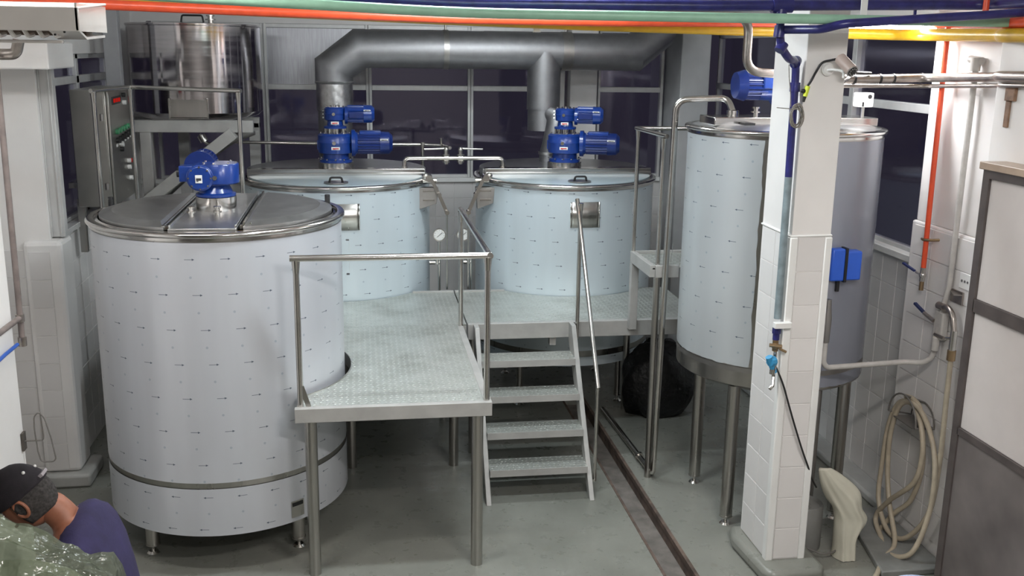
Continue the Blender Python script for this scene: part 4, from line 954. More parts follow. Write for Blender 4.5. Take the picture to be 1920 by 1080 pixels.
mb = MB(); mb.tube([(2.43, 5.44, 1.38), (2.47, 5.40, 1.28), (2.545, 5.395, 1.06), (2.63, 5.40, .84), (2.70, 5.43, .70), (2.76, 5.50, .60), (2.82, 5.55, .52)], .006, 8, .12); mb.single('hanging_cable', BLACK, 'thin black cable slanting across the foot of the pillar', 'cable')

# steel pipes beside and behind the pillar
sp1 = pipe('steam_pipe', [[(1.7, 6.0, 3.40), (2.345, 6.0, 3.40), (2.345, 6.0, 3.075), (3.05, 6.0, 3.036), (3.545, 6.0, 3.05), (3.545, 5.25, 3.078), (3.375, 5.05, 3.087), (3.375, 3.4, 3.12)]], .027, PSTEEL, 'tarnished steel pipe bending behind the pillar and running right', fillet=.10)
for x in (2.82, 2.97, 3.05, 3.22, 3.31, 3.50):
    mb = MB(); mb.lathe([(.028, -.006), (.032, -.006), (.032, .006), (.028, .006)], (x, 6.0, (3.075+(x-2.345)*(-.0553) if x < 3.05 else 3.036+(x-3.05)*.0283)), 18, axis=(1, 0, -.015)); subpart(sp1, 'pipe_tie', mb, BLACK)
sp2 = pipe('steam_pipe', [[(2.74, 6.04, 2.995), (3.40, 6.04, 2.997), (3.56, 6.0, 2.999), (3.56, 5.26, 3.03), (3.40, 5.06, 3.038), (3.40, 3.4, 3.09)]], .013, PSTEEL, 'thin steel pipe just below the tarnished pipe right of the pillar', fillet=.1)
mb = MB(); mb.box(3.41, 3.43, 4.93, 5.01, 2.96, 3.03); mb.box(3.42, 3.43, 4.97, 5.01, 2.82, 2.96); mb.single('wall_bracket', painted('rusty_bracket', (.22, .13, .08), .6, .4, 20), 'rusty steel bracket at the top right wall above the panel unit', 'bracket', bevel=.003)
mb = MB(); mb.tube([(2.72, 5.52, 3.02), (2.83, 5.62, 3.055), (2.95, 5.9, 3.08), (3.15, 5.985, 3.075)], .010, 8, .05); mb.single('loose_cable', BLACK, 'black cable lying along the tarnished pipe right of the pillar', 'cable')

# orange dropper and grey dropper on the right pilaster
XPF = 3.645
od = pipe('water_pipe', [[(3.595, 5.92, 3.375), (3.60, 5.905, 1.85)]], .0165, PORANGE, 'upright orange pipe on the right pilaster ending in a small tap', fillet=.05)
mb = MB(); mb.cyl((3.60, 5.905, 1.76), (3.60, 5.905, 1.85), .018, n=12); mb.ball((3.60, 5.905, 1.80), .024); mb.cyl((3.60, 5.905, 1.80), (3.585, 5.96, 1.81), .009, n=8); tv = subpart(od, 'ball_valve', mb, STEELH)
mb = MB(); mb.beam((3.58, 5.97, 1.815), (3.57, 6.10, 1.84), .016, .012); mb.build('valve_lever', painted('dark_blue_grip', (.02, .03, .12), .4), tv)
mb = MB(); mb.cyl((3.60, 5.905, 1.70), (3.60, 5.905, 1.765), .015, n=12); mb.build('nozzle', BRASS, tv)
mb = MB(); mb.tube([(3.60, 5.96, 2.03), (3.575, 5.905, 2.035), (3.60, 5.85, 2.04), (3.648, 5.83, 2.045)], .009, 8, .02); subpart(od, 'clip', mb, BRASS)
for k, x in enumerate((3.47,)): mb = MB(); mb.cyl((3.30, 5.1, ZC), (3.30, 5.1, 3.42), .016, n=14); mb.single('water_pipe', PORANGE, 'short orange pipe stub dropping from the ceiling at the top right corner', 'pipe')
gd_ = pipe('water_pipe', [[(3.625, 5.63, 3.14), (3.62, 5.63, 1.78), (3.615, 5.66, 1.65), (3.60, 5.69, 1.31), (3.56, 5.73, 1.26), (3.492, 5.80, 1.25), (2.945, 5.80, 1.228), (2.917, 5.80, 1.26), (2.917, 5.80, 1.54)]], .0175, PWHITE, 'painted-over pipe down the right pilaster turning left to the tall tank', fillet=.05)
mb = MB(); mb.cyl((3.62, 5.63, 3.10), (3.62, 5.63, 3.18), .03, n=14); mb.cyl((3.64, 5.60, 3.16), (3.64, 5.72, 3.17), .022, n=10); subpart(gd_, 'top_fitting', mb, PWHITE)
mb = MB(); mb.tube([(2.917, 5.80, 1.40), (2.917, 5.80, 1.56), (2.917, 5.80, 1.62), (2.917, 5.80, 1.68)], [.024, .028, .02, .018], 14); subpart(gd_, 'end_fitting', mb, DSTEEL)
va = thing('tap_assembly', (3.60, 5.55, 1.35), 'cluster of grey taps and elbow feeding the beige hose', 'tap')
mb = MB(); mb.tube([(3.60, 5.64, 1.655), (3.585, 5.57, 1.675), (3.585, 5.50, 1.64), (3.585, 5.47, 1.54)], .0185, 14, .05); mb.cyl((3.60, 5.69, 1.655), (3.60, 5.62, 1.655), .024, n=12); mb.build('elbow', PSTEEL, va)
mb = MB(); mb.box(3.592, 3.64, 5.615, 5.715, 1.44, 1.62); mb.cyl((3.59, 5.66, 1.36), (3.59, 5.66, 1.46), .024, n=12); mb.build('manifold', PWHITE, va, bevel=.01)
mb = MB(); mb.cyl((3.585, 5.70, 1.55), (3.575, 5.80, 1.575), .013, n=10); mb.cyl((3.585, 5.67, 1.47), (3.58, 5.56, 1.475), .010, n=8); vb = mb.build('tap_spindle', PSTEEL, va)
mb = MB(); mb.beam((3.572, 5.80, 1.58), (3.565, 5.90, 1.615), .02, .014); mb.build('tap_lever', painted('navy_grip', (.02, .03, .10), .4), vb)
mb = MB(); mb.cyl((3.585, 5.47, 1.42), (3.585, 5.47, 1.55), .021, n=14); mb.cyl((3.585, 5.47, 1.50), (3.57, 5.52, 1.49), .010, n=8); mb.build('hose_valve', STEELH, va)
mb = MB(); mb.cyl((3.585, 5.47, 1.36), (3.585, 5.47, 1.425), .026, n=14); mb.build('hose_clamp', BRASS, va)
mb = MB(); mb.beam((3.64, 5.60, 1.77), (3.60, 5.50, 1.765), .05, .006); mb.box(3.63, 3.65, 5.5, 5.62, 1.70, 1.78); mb.single('soap_shelf', PSTEEL, 'tiny steel bracket shelf beside the pipe on the right pilaster', 'bracket')
mb = MB(); mb.box(3.636, 3.65, 5.44, 5.56, 1.80, 1.90); so = mb.single('wall_socket', WHITEP, 'painted-over wall socket plate on the right pilaster', 'socket', bevel=.004)
mb = MB()
for y in (5.47, 5.50, 5.53): mb.cyl((3.636, y, 1.85), (3.633, y, 1.85), .008, n=10)
subpart(so, 'socket_holes', mb, DSTEEL)

# hose on its wire holder
def hosepath(pts, n=10):
    """Catmull-Rom through the points"""
    P = [Vector(p) for p in pts]; P = [P[0]*2-P[1]]+P+[P[-1]*2-P[-2]]; out = []
    for i in range(1, len(P)-2):
        for k in range(n):
            t = k/n; a, b, c, d = P[i-1:i+3]
            out.append(.5*((2*b)+(c-a)*t+(2*a-5*b+4*c-d)*t*t+(3*b-a-3*c+d)*t**3))
    out.append(P[-2]); return out
hs = [(3.585, 5.47, 1.37), (3.575, 5.45, 1.1), (3.56, 5.42, .7), (3.54, 5.44, .35), (3.50, 5.60, .10), (3.46, 5.75, .08), (3.47, 5.92, .22), (3.50, 5.98, .45), (3.52, 5.98, .75), (3.53, 5.90, .93),
      (3.54, 5.76, .97), (3.53, 5.62, .88), (3.52, 5.55, .70), (3.50, 5.58, .50), (3.46, 5.78, .28), (3.45, 5.90, .10), (3.40, 5.70, .03)]
hs2 = [(3.40, 5.70, .03), (3.36, 5.52, .03), (3.42, 5.38, .12), (3.50, 5.37, .40), (3.53, 5.42, .70), (3.54, 5.56, .90), (3.53, 5.72, .985), (3.52, 5.87, .92), (3.51, 5.93, .70), (3.50, 5.90, .45), (3.48, 5.80, .25), (3.44, 5.62, .06), (3.30, 5.50, .025)]
hs3 = [(3.30, 5.50, .025), (3.10, 5.25, .025), (2.90, 5.12, .025), (2.8, 4.9, .025), (2.6, 4.7, .025)]
mb = MB(); mb.tube(hosepath(hs), .0165, 12); mb.tube(hosepath(hs2), .0165, 12); mb.tube(hosepath(hs3), .0165, 12)
mb.tube(hosepath([(3.55, 5.86, .99), (3.55, 5.76, 1.0), (3.56, 5.68, .93), (3.56, 5.60, .62), (3.55, 5.66, .35), (3.50, 5.76, .20), (3.46, 5.84, .05)]), .0165, 12)
mb.single('water_hose', HOSE, 'long beige hose hanging in loops from a wire holder on the right pilaster', 'hose')
hh = thing('hose_holder', (3.6, 5.78, .85), 'semicircular wire hose holder on the right pilaster', 'hook')
mb = MB(); C0 = V(3.56, 5.78, .84); a1 = [(3.49, 5.78-.17*math.cos(PI*i/16), .86+.17*math.sin(PI*i/16)) for i in range(17)]
mb.tube(a1, .006, 8); a2 = [(3.64, 5.78-.14*math.cos(PI*i/16), .84+.13*math.sin(PI*i/16)) for i in range(17)]; mb.tube(a2, .006, 8)
for i in (0, 8, 16): mb.tube([a1[i], a2[i]], .006, 8)
mb.build('wire_frame', WIRE, hh)
mb = MB(); mb.prism([(3.50, 5.66), (3.645, 5.66), (3.645, 5.90), (3.50, 5.90)], .835, .843); mb.build('support_plate', WIRE, hh)

# ================================================================== PANEL UNIT AT RIGHT
cu = thing('cold_room_panel', (3.36, 4.3, 0), 'large white panelled unit with dark frame along the right edge', 'cabinet')
X0, X1, YA, YZ = 3.30, 3.428, 3.2, 4.925
mb = MB(); mb.box(X0+.02, X1, YA, YZ-.01, 0, 2.60); mb.build('carcass', DARK, cu)
for z0, z1, nm in ((1.165, 1.835, 'lower_panel'), (1.905, 2.56, 'upper_panel')):
    mb = MB(); mb.box(X0, X0+.02, YA, YZ-.055, z0, z1); mb.build('panel', LPAINT, cu, bevel=.004)
mb = MB(); mb.box(X0-.004, X0+.02, YA, YZ-.05, .0, 1.125); mb.build('kick_panel', KICK, cu)
mb = MB(); mb.box(X0-.014, X0+.02, YA, YZ-.05, 1.125, 1.165); mb.build('frame_rail', FRAMED, cu)
mb = MB(); mb.box(X0-.014, X0+.02, YA, YZ-.05, 1.835, 1.905); mb.build('frame_rail', FRAMED, cu)
mb = MB(); mb.box(X0-.014, X0+.02, YA, YZ, 2.56, 2.605); mb.build('frame_rail', FRAMED, cu)
mb = MB(); mb.box(X0-.014, X0+.02, YZ-.055, YZ, 0, 2.56); mb.build('frame_stile', FRAMED, cu)
mb = MB(); mb.box(X0-.03, X1+.0, YA, YZ+.02, 2.605, 2.645); mb.build('top_board', SHELF, cu, bevel=.004)

# ================================================================== LAMPS
def batten(x, y, z, L, name, label, group=None, mat=None):
    t = thing(name, (x, y, z), label, 'lamp', group)
    h = L/2
    def bx(a, b, c, d, e, f): return (x+a, x+b, y+c, y+d, z+e, z+f)
    mb = MB(); mb.box(*bx(-h, h, -.03, .03, 0, .04)); mb.build('housing', WHITEP, t, bevel=.004)
    mb = MB(); mb.cyl((x-h+.03, y, z-.02), (x+h-.03, y, z-.02), .014, n=14); mb.build('tube', mat or TUBE, t)
    mb = MB()
    for s in (-1, 1): mb.box(*bx(min(s*h, s*(h-.035)), max(s*h, s*(h-.035)), -.018, .018, -.04, 0))
    mb.build('lamp_holder', WHITEP, t)
    return t
lt = batten(3.14, 6.08, 3.378, 1.0, 'fluorescent_lamp', 'glowing fluorescent tube lamp just right of the pillar top')
mb = MB(); mb.cyl((3.0, 6.08, 3.405), (3.0, 6.08, ZC), .006, n=8); mb.cyl((3.45, 6.08, 3.405), (3.45, 6.08, ZC), .006, n=8); mb.build('suspension', DSTEEL, lt)
for i, (loc, size, pw, c) in enumerate(LIGHTS):
    batten(loc[0], loc[1], ZC-.04, 1.2, 'ceiling_lamp', LAMP_LABELS[i], 'ceiling lamps', TUBEC)

# hangers
def hanger(x, y, z0, w_, label, mat=WHITEP):
    mb = MB(); mb.box(x-w_/2, x+w_/2, y-.004, y+.004, z0, ZC); mb.box(x-w_/2, x+w_/2, y-.03, y+.03, z0-.006, z0); return mb.single('pipe_hanger', mat, label, 'hanger')
hanger(2.58, 5.035, 3.34, .034, 'white strap hanging over the green pipe at the pillar top')
hanger(1.13, 6.48, 3.30, .04, 'white strap hanger on the yellow pipe near the branch duct')
hanger(1.20, 5.24, 3.37, .02, 'grey strap hanger on the navy pipe at the middle', DSTEEL)
hanger(2.98, 5.24, 3.40, .014, 'dark rod hanger on the navy pipe right of the pillar', PBLUE)
mb = MB(); mb.box(.93, 1.30, YB-.06, YB, 3.30, 3.36) ; mb.single('cable_clip_board', WHITEP, 'short white board on the window head behind the duct', 'board')

# ================================================================== CCTV, CABLES ON PILLAR
cc = thing('security_camera', (2.60, 5.43, 3.09), 'small bullet security camera with white bracket on the pillar', 'camera')
mb = MB(); mb.cyl((2.600, 5.434, 3.105), (2.600, 5.424, 3.105), .036, n=28); mb.cyl((2.600, 5.424, 3.105), (2.600, 5.416, 3.105), .034, .026, n=28); mb.build('mount_plate', WHITEP, cc)
mb = MB(); mb.tube([(2.595, 5.42, 3.10), (2.60, 5.38, 3.105), (2.64, 5.345, 3.10), (2.652, 5.335, 3.085)], .007, 10, .02); mb.ball((2.650, 5.335, 3.10), .014); mb.cyl((2.65, 5.335, 3.06), (2.65, 5.335, 3.09), .008, n=8); mb.build('bracket_arm', WHITEP, cc)
d = V(.05, -.20, -.13).normalized(); c0 = V(2.640, 5.37, 3.165); c1 = c0+d*.125
mb = MB(); mb.cyl(c0, c1, .033, n=32); mb.build('camera_body', painted('beige_camera_shell', (.42, .33, .29), .4), cc, bevel=.003)
mb = MB(); mb.cyl(c1, c1+d*.004, .033, .031, n=32); ri = mb.build('front_ring', DSTEEL, cc)
mb = MB(); mb.cyl(c1+d*.004, c1+d*.006, .027, n=28); mb.build('lens', BLACK, ri)
mb = MB()
aa = d.orthogonal().normalized(); bb2 = d.cross(aa)
for k in range(10): p = c1+d*.006+(aa*math.cos(k*PI/5)+bb2*math.sin(k*PI/5))*.020; mb.cyl(p, p+d*.002, .003, n=8)
mb.build('infrared_leds', STEELH, ri)
mb = MB(); mb.tube(hosepath([c0+V(0, .0, .0), (2.60, 5.40, 3.155), (2.56, 5.42, 3.14), (2.53, 5.425, 3.09), (2.505, 5.425, 3.04), (2.485, 5.425, 3.01)]), .0065, 8); mb.single('camera_cable', BLACK, 'black lead from the security camera across the pillar face', 'cable')
mb = MB(); mb.cyl((2.487, 5.422, 3.012), (2.474, 5.42, 2.955), .014, .012, n=14); cn = mb.single('cable_connector', YEL, 'yellow-green cable connector at the pillar corner', 'connector')
mb = MB(); mb.cyl((2.474, 5.42, 2.957), (2.468, 5.42, 2.925), .010, .006, n=10); mb.ball((2.462, 5.42, 2.985), (.018, .01, .012)); subpart(cn, 'boot', mb, BLACK)
cw = thing('wire_coil', (2.44, 5.42, 2.80), 'coil of thin grey wire tied on the navy pillar pipe', 'cable')
rnd = random.Random(4); mb = MB()
for k in range(9):
    a = rnd.uniform(.028, .040); b = rnd.uniform(.05, .068); ox, oz = rnd.uniform(-.008, .008), rnd.uniform(-.01, .01); ph = rnd.uniform(-.3, .3); yy = 5.405+k*.003-.012
    mb.tube([(2.425+ox+a*math.cos(t)*math.cos(ph)+b*math.sin(t)*math.sin(ph), yy, 2.845+oz+b*math.sin(t)*math.cos(ph)-a*math.cos(t)*math.sin(ph)) for t in [2*PI*i/20 for i in range(20)]], .0028, 6, closed=True)
mb.build('coils', CABLE, cw)
mb = MB(); mb.tube([(2.30, 5.27, 3.13), (2.33, 5.32, 3.05), (2.37, 5.38, 2.98), (2.385, 5.40, 2.90)], .0025, 6, .03); mb.tube([(2.30, 5.39, 2.895), (2.42, 5.40, 2.885)], .0025, 6); mb.build('loose_end', CABLE, cw)

# ================================================================== TOP-LEFT FIXTURE, LEFT PIPES
fx = thing('wall_fixture', (-1.5, 4.35, 3.19), 'white enamelled metal housing with open slotted underside at the top left corner', 'fixture')
mb = MB(); P = [(4.10, 3.325), (4.10, 3.245), (4.20, 3.235), (4.22, 3.25), (4.22, 3.36), (4.60, 3.40), (4.60, 3.36)]
def extr(mb, prof, x0, x1):
    n = len(prof); mb.add([(x0, y, z) for y, z in prof]+[(x1, y, z) for y, z in prof], [tuple(range(n)), tuple(range(2*n-1, n-1, -1))]+[(i, (i+1) % n, n+(i+1) % n, n+i) for i in range(n)])
extr(mb, [(4.16, 3.325), (4.16, 3.235), (4.17, 3.235), (4.17, 3.315), (4.62, 3.345), (4.62, 3.355)], -2.1, -1.04); mb.build('fascia', ENAMEL, fx, bevel=.004)
mb = MB(); extr(mb, [(4.17, 3.24), (4.30, 3.205), (4.60, 3.215), (4.60, 3.225), (4.30, 3.215), (4.17, 3.25)], -1.16, -1.05); mb.box(-1.053, -1.045, 4.16, 4.62, 3.235, 3.34); mb.build('end_plate', ENAMEL, fx)
mb = MB(); mb.beam((-2.1, 4.30, 3.195), (-1.14, 4.30, 3.195), .03, .012); mb.build('lower_lip', ENAMEL, fx, bevel=.003)
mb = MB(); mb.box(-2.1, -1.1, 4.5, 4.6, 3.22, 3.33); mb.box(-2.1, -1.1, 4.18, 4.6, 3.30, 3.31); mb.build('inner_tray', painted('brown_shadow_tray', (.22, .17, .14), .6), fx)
for k in range(5):
    x = -1.36+k*.052; mb = MB(); mb.tube([(x, 4.20, 3.245), (x+.004, 4.24, 3.215), (x+.012, 4.28, 3.222)], .009, 8, .01); mb.build('tab', ENAMEL, fx)
mb = MB(); mb.beam((-1.42, 4.22, 3.23), (-1.30, 4.24, 3.26), .02, .008); mb.build('strut', ENAMEL, fx)
for (x, z) in ((-1.10, 3.222), (-1.135, 3.212)): mb = MB(); mb.cyl((x, 4.18, z+.01), (x, 4.172, z+.01), .004, n=8); mb.build('screw', BLACK, fx)
mb = MB(); mb.tube([(-2.0, 5.6, 3.125), (-1.72, 5.6, 3.128), (-1.70, 5.6, 3.20)], .028, 16, .03); mb.single('pipe_elbow', PSTEEL, 'grey pipe elbow under the white housing at the upper left', 'pipe')
lpz = pipe('water_pipe', [[(-1.792, 5.53, 3.9), (-1.808, 5.53, 1.63)], [(-1.808, 5.53, 1.755), (-1.812, 5.44, 1.755), (-1.815, 5.1, 1.76)]], .0155, painted('brown_grey_pipe', (.17, .14, .13), .45, .2, 14), 'brown-grey upright pipe at the left edge of the picture', fillet=0)
for a_, b_ in ((1.60, 1.65), (1.735, 1.775)): mb = MB(); mb.cyl((-1.808, 5.53, a_), (-1.808, 5.53, b_), .022, n=12); subpart(lpz, 'coupling', mb, PSTEEL)
mb = MB(); mb.tube([(-1.815, 5.47, 1.625), (-1.822, 5.3, 1.622), (-1.822, 4.9, 1.615)], .010, 10); mb.single('blue_tube', painted('blue_flex_tube', (.03, .10, .42), .4), 'short blue tube crossing the left edge wall', 'tube')
wh = thing('wire_hook', (-1.80, 5.49, 1.08), 'bent wire loop hook on the left edge wall', 'hook')
mb = MB(); mb.box(-1.838, -1.826, 5.44, 5.49, 1.03, 1.13); mb.build('hook_plate', painted('dark_hook_plate', (.08, .07, .06), .6, .3), wh)
mb = MB(); mb.tube([(-1.83, 5.465, 1.08), (-1.735, 5.465, 1.08), (-1.728, 5.465, 1.10), (-1.735, 5.465, 1.24)], .004, 8, .015)
mb.tube([(-1.765, 5.465, 1.02), (-1.772, 5.465, 1.15), (-1.768, 5.465, 1.22), (-1.742, 5.465, 1.245), (-1.715, 5.465, 1.21), (-1.69, 5.465, 1.09), (-1.675, 5.465, .97), (-1.69, 5.465, .955), (-1.752, 5.465, .955), (-1.765, 5.465, 1.02)], .004, 8, .02); mb.build('wire_loop', WIRE, wh)

# ================================================================== FLOOR OBJECTS
# black liner under the back right platform
def lump(name, c, r, mat, label, cat, seed=1, n=28, m=18, amp=.14, flat=.0):
    rnd = random.Random(seed); ph = [(rnd.uniform(0, 6), rnd.uniform(2, 7), rnd.uniform(2, 6)) for _ in range(6)]; vs = []
    for j in range(m+1):
        for i in range(n):
            a = 2*PI*i/n; t = PI*j/m; k = 1+amp*sum(math.sin(p+q*a)*math.cos(s*t+p) for p, q, s in [(p, round(q), s) for p, q, s in ph])/2.4
            vs.append((c[0]+r[0]*k*math.sin(t)*math.cos(a), c[1]+r[1]*k*math.sin(t)*math.sin(a), max(0.003, c[2]+r[2]*k*math.cos(t))))
    mb = MB(); mb.add(vs, [(j*n+i, (j+1)*n+i, (j+1)*n+(i+1) % n, j*n+(i+1) % n) for j in range(m) for i in range(n)])
    return mb.single(name, mat, label, cat, doubles=.0005, angle=80)
lump('bin_bag', (2.62, 8.32, .28), (.34, .24, .38), BLKBAG, 'black bin bag on the floor behind the tall tank legs', 'bag', 3)
# equipment feet and pipe bundle behind the pillar at the right
eb = thing('pump_stand', (2.98, 6.1, 0), 'dark upright pipe bundle standing between the pillar and the right wall', 'pump')
for k, x in enumerate((2.93, 2.985, 3.035)):
    mb = MB(); mb.cyl((x, 6.0+.03*k, .05), (x, 6.0+.03*k, 1.14), (.03, .026, .022)[k], n=16); mb.build('upright_tube', DSTEEL, eb)
mb = MB(); mb.box(2.90, 3.07, 5.97, 6.10, .0, .06); mb.build('base', DSTEEL, eb, bevel=.005)
# drum with draped cloth
dm = thing('plastic_drum', (2.86, 5.78, 0), 'grey plastic drum half hidden behind the pillar foot', 'drum')
mb = MB(); mb.lathe([(.001, 0), (.12, 0), (.125, .02), (.125, .30), (.118, .31), (.112, .305), (.10, .29), (.001, .28)], (2.86, 5.78, 0), 32); mb.build('body', DRUMM, dm)
mb = MB(); mb.lathe([(.001, .282), (.05, .284), (.05, .286)], (2.86, 5.78, 0), 20); mb.build('lid_hole', BLACK, dm)
mb = MB(); mb.tube([(2.83, 5.62, .06), (2.90, 5.56, .045), (2.98, 5.56, .05), (3.04, 5.60, .06)], .006, 8, .03); mb.build('wire_handle', WIRE, dm)
# cloth: a draped sheet standing over a post, folds by radius modulation
po = thing('wooden_post', (3.08, 5.60, 0), 'short post hidden under the cream cloth', 'post')
mb = MB(); mb.box(3.05, 3.11, 5.57, 5.63, 0, .34); mb.build('shaft', painted('old_wood', (.25, .18, .12), .7), po)
mb = MB(); N_ = 44
rows = [(.640, 2.832, 2.905, .015), (.628, 2.832, 2.918, .035), (.550, 2.868, 2.998, .06), (.472, 2.905, 3.10, .075), (.415, 2.936, 3.158, .085), (.358, 2.965, 3.155, .085), (.312, 2.985, 3.188, .085),
        (.262, 2.992, 3.222, .08), (.207, 2.996, 3.180, .08), (.150, 3.0, 3.146, .08), (.075, 3.004, 3.146, .082), (.004, 2.998, 3.150, .088)]
vs = []
for j, (z, xl, xr, dp_) in enumerate(rows):
    xc, hw_ = (xl+xr)/2, (xr-xl)/2; yc = 5.60-(.045 if j < 3 else 0)*(3-j)/3
    for i in range(N_):
        a = 2*PI*i/N_; f = 1+(.10*math.sin(5*a+z*6)+.06*math.sin(11*a+z*9))*min(1, j/3)
        vs.append((xc+hw_*math.cos(a), yc+dp_*f*math.sin(a), z+.010*math.sin(3*a+j)*(1 if 0 < j < 11 else 0)+(.03*math.cos(a) if j in (2, 3, 4) else 0)))
t0 = len(vs); vs.append((2.868, 5.555, .645))
mb.add(vs, [(j*N_+i, (j+1)*N_+i, (j+1)*N_+(i+1) % N_, j*N_+(i+1) % N_) for j in range(len(rows)-1) for i in range(N_)]+[(t0, i, (i+1) % N_) for i in range(N_)])
cl = mb.single('drop_cloth', CLOTH, 'cream cloth draped upright beside the foot of the pillar', 'cloth', angle=60)
sm = cl.modifiers.new('subdivision', 'SUBSURF'); sm.levels = 1; sm.render_levels = 2
# kerb slab on floor near the hose
mb = MB(); mb.prism([(3.18, 5.30), (3.62, 5.30), (3.64, 6.18), (3.36, 6.18)], 0, .045); mb.build('kerb_slab', painted('pale_cement', (.20, .205, .195), .5, .2), fl, bevel=.01)
# tub at the bottom edge
tb = thing('plastic_tub', (2.86, 4.30, .2), 'blue and white plastic tub whose rim just enters at the bottom right', 'tub')
mb = MB(); mb.lathe([(.001, .0), (.12, .0), (.17, .46), (.185, .465), (.185, .475), (.165, .475), (.001, .44)], (2.86, 4.345, 0), 40); mb.build('body', BLUEW, tb)
tb.location = (2.86, 4.345, 0); 
for ch in [x for x in bpy.data.objects if x.parent == tb]: ch.location = V(0, 0, 0)
for ch in [x for x in bpy.data.objects if x.parent == tb]:
    for v in ch.data.vertices: v.co += V(2.86, 4.30, .2)-V(2.86, 4.345, 0)
# wrapped drum with crumpled polythene at lower left
bg = thing('wrapped_drum', (-1.05, 2.55, 0), 'pale drum under crumpled clear plastic at the bottom left corner', 'drum')
mb = MB(); mb.lathe([(.001, 0), (.27, 0), (.28, .03), (.28, 1.73), (.26, 1.745), (.001, 1.74)], (-1.02, 2.56, 0), 40); mb.build('drum_body', CARD, bg)
rnd = random.Random(11); n = 46; vs = []; F = []
from mathutils import noise as mn
def crum(x, y):
    a = .055-abs(mn.noise(V(x*5.2, y*5.2, 0)))*.11-abs(mn.noise(V(x*13+5, y*13, 3)))*.07
    return a
for j in range(n+1):
    for i in range(n+1):
        u, v = i/n*2-1, j/n*2-1; rr = max(abs(u), abs(v)); X = -1.04+u*.37; Y = 2.56+v*.33
        z = 1.815-.19*(u-.15)*(1 if u < .9 else 1)+.02+crum(X, Y)*(1-.3*rr)-.10*max(0, -v)
        if rr > .86: z -= (rr-.86)*2.2; X += u*(rr-.86)*.15
        vs.append((X, Y, z))
mb = MB(); mb.add(vs, [(j*(n+1)+i, j*(n+1)+i+1, (j+1)*(n+1)+i+1, (j+1)*(n+1)+i) for j in range(n) for i in range(n)])
pc = mb.build('plastic_cover', BAG, bg, angle=14); pc['label'] = 'crumpled translucent greenish polythene cover'

# ================================================================== PERSON
pe = thing('person', (-.98, 3.70, 0), 'person in black cap and navy shirt bending forward at the lower left', 'person')
def skin(name, verts, edges, radii, mats, parent, levels=2, root=0):
    me = bpy.data.meshes.new(name+'_cage'); me.from_pydata([Vector(v) for v in verts], edges, []); o = bpy.data.objects.new(name+'_cage', me); COL.objects.link(o)
    sk = o.modifiers.new('skin', 'SKIN'); sk.use_smooth_shade = True
    for i, r in enumerate(radii):
        me.skin_vertices[0].data[i].radius = (r if hasattr(r, '__len__') else (r, r)); me.skin_vertices[0].data[i].use_root = (i == root)
    sb = o.modifiers.new('sub', 'SUBSURF'); sb.levels = levels
    bpy.context.view_layer.update(); dg = bpy.context.evaluated_depsgraph_get(); m2 = bpy.data.meshes.new_from_object(o.evaluated_get(dg)); m2.name = name
    bpy.data.objects.remove(o)
    org = ORG[parent]
    for v in m2.vertices: v.co -= org
    m2.materials.clear()
    for m in mats: m2.materials.append(m)
    r_ = bpy.data.objects.new(name, m2); COL.objects.link(r_); r_.parent = parent; ORG[r_] = org
    for p in m2.polygons: p.use_smooth = True
    return r_
Y0 = 3.70
def pv(x, z, dy=0): return (x, Y0+dy, z)
verts = [pv(-.93, .95), pv(-.96, 1.05), pv(-1.01, 1.20), pv(-1.055, 1.34), pv(-1.115, 1.445), pv(-1.15, 1.485),    # pelvis..neck
         pv(-1.07, 1.36, -.15), pv(-1.22, 1.12, -.22), pv(-1.40, 1.00, -.17), pv(-1.47, .97, -.15),                # near arm
         pv(-1.07, 1.38, .15), pv(-1.22, 1.14, .22), pv(-1.41, 1.02, .17), pv(-1.48, .99, .14),                    # far arm
         pv(-.93, .88, -.10), pv(-.98, .50, -.12), pv(-.92, .09, -.13), pv(-1.04, .045, -.14),
         pv(-.93, .88, .10), pv(-.98, .50, .12), pv(-.92, .09, .13), pv(-1.04, .045, .14), pv(-1.20, 1.53)]
edges = [(0, 1), (1, 2), (2, 3), (3, 4), (4, 5), (5, 22), (3, 6), (6, 7), (7, 8), (8, 9), (3, 10), (10, 11), (11, 12), (12, 13), (0, 14), (14, 15), (15, 16), (16, 17), (0, 18), (18, 19), (19, 20), (20, 21)]
rad = [.125, .10, .10, .095, .062, .060, .062, .048, .034, .030, .062, .048, .034, .030, .095, .062, .042, .035, .095, .062, .042, .035, .066]
body = skin('body', verts, edges, rad, [SKIN, TROUS], pe)
for p in body.data.polygons:
    z = p.center.z+ORG[body].z
    x = p.center.x+ORG[body].x
    if z < 1.0 and x > -1.25: p.material_index = 1
# shirt: torso and upper arms, slightly larger than the body
sv = [pv(-.955, .80), pv(-.99, 1.08), pv(-1.055, 1.34), pv(-1.115, 1.445), verts[6], pv(-1.20, 1.17, -.21), verts[10], pv(-1.20, 1.18, .21)]
se = [(0, 1), (1, 2), (2, 3), (2, 4), (4, 5), (2, 6), (6, 7)]
sr = [.15, .148, .142, .098, .098, .066, .098, .066]
shirt = skin('shirt', sv, se, sr, [SHIRT], pe)
shirt['label'] = 'navy blue short-sleeved shirt'
# shoes
for s in (-1, 1):
    mb = MB(); mb.ball((-1.02, Y0+.135*s, .045), (.15, .052, .045), 20, 10); mb.build('shoe', BLACK, pe)
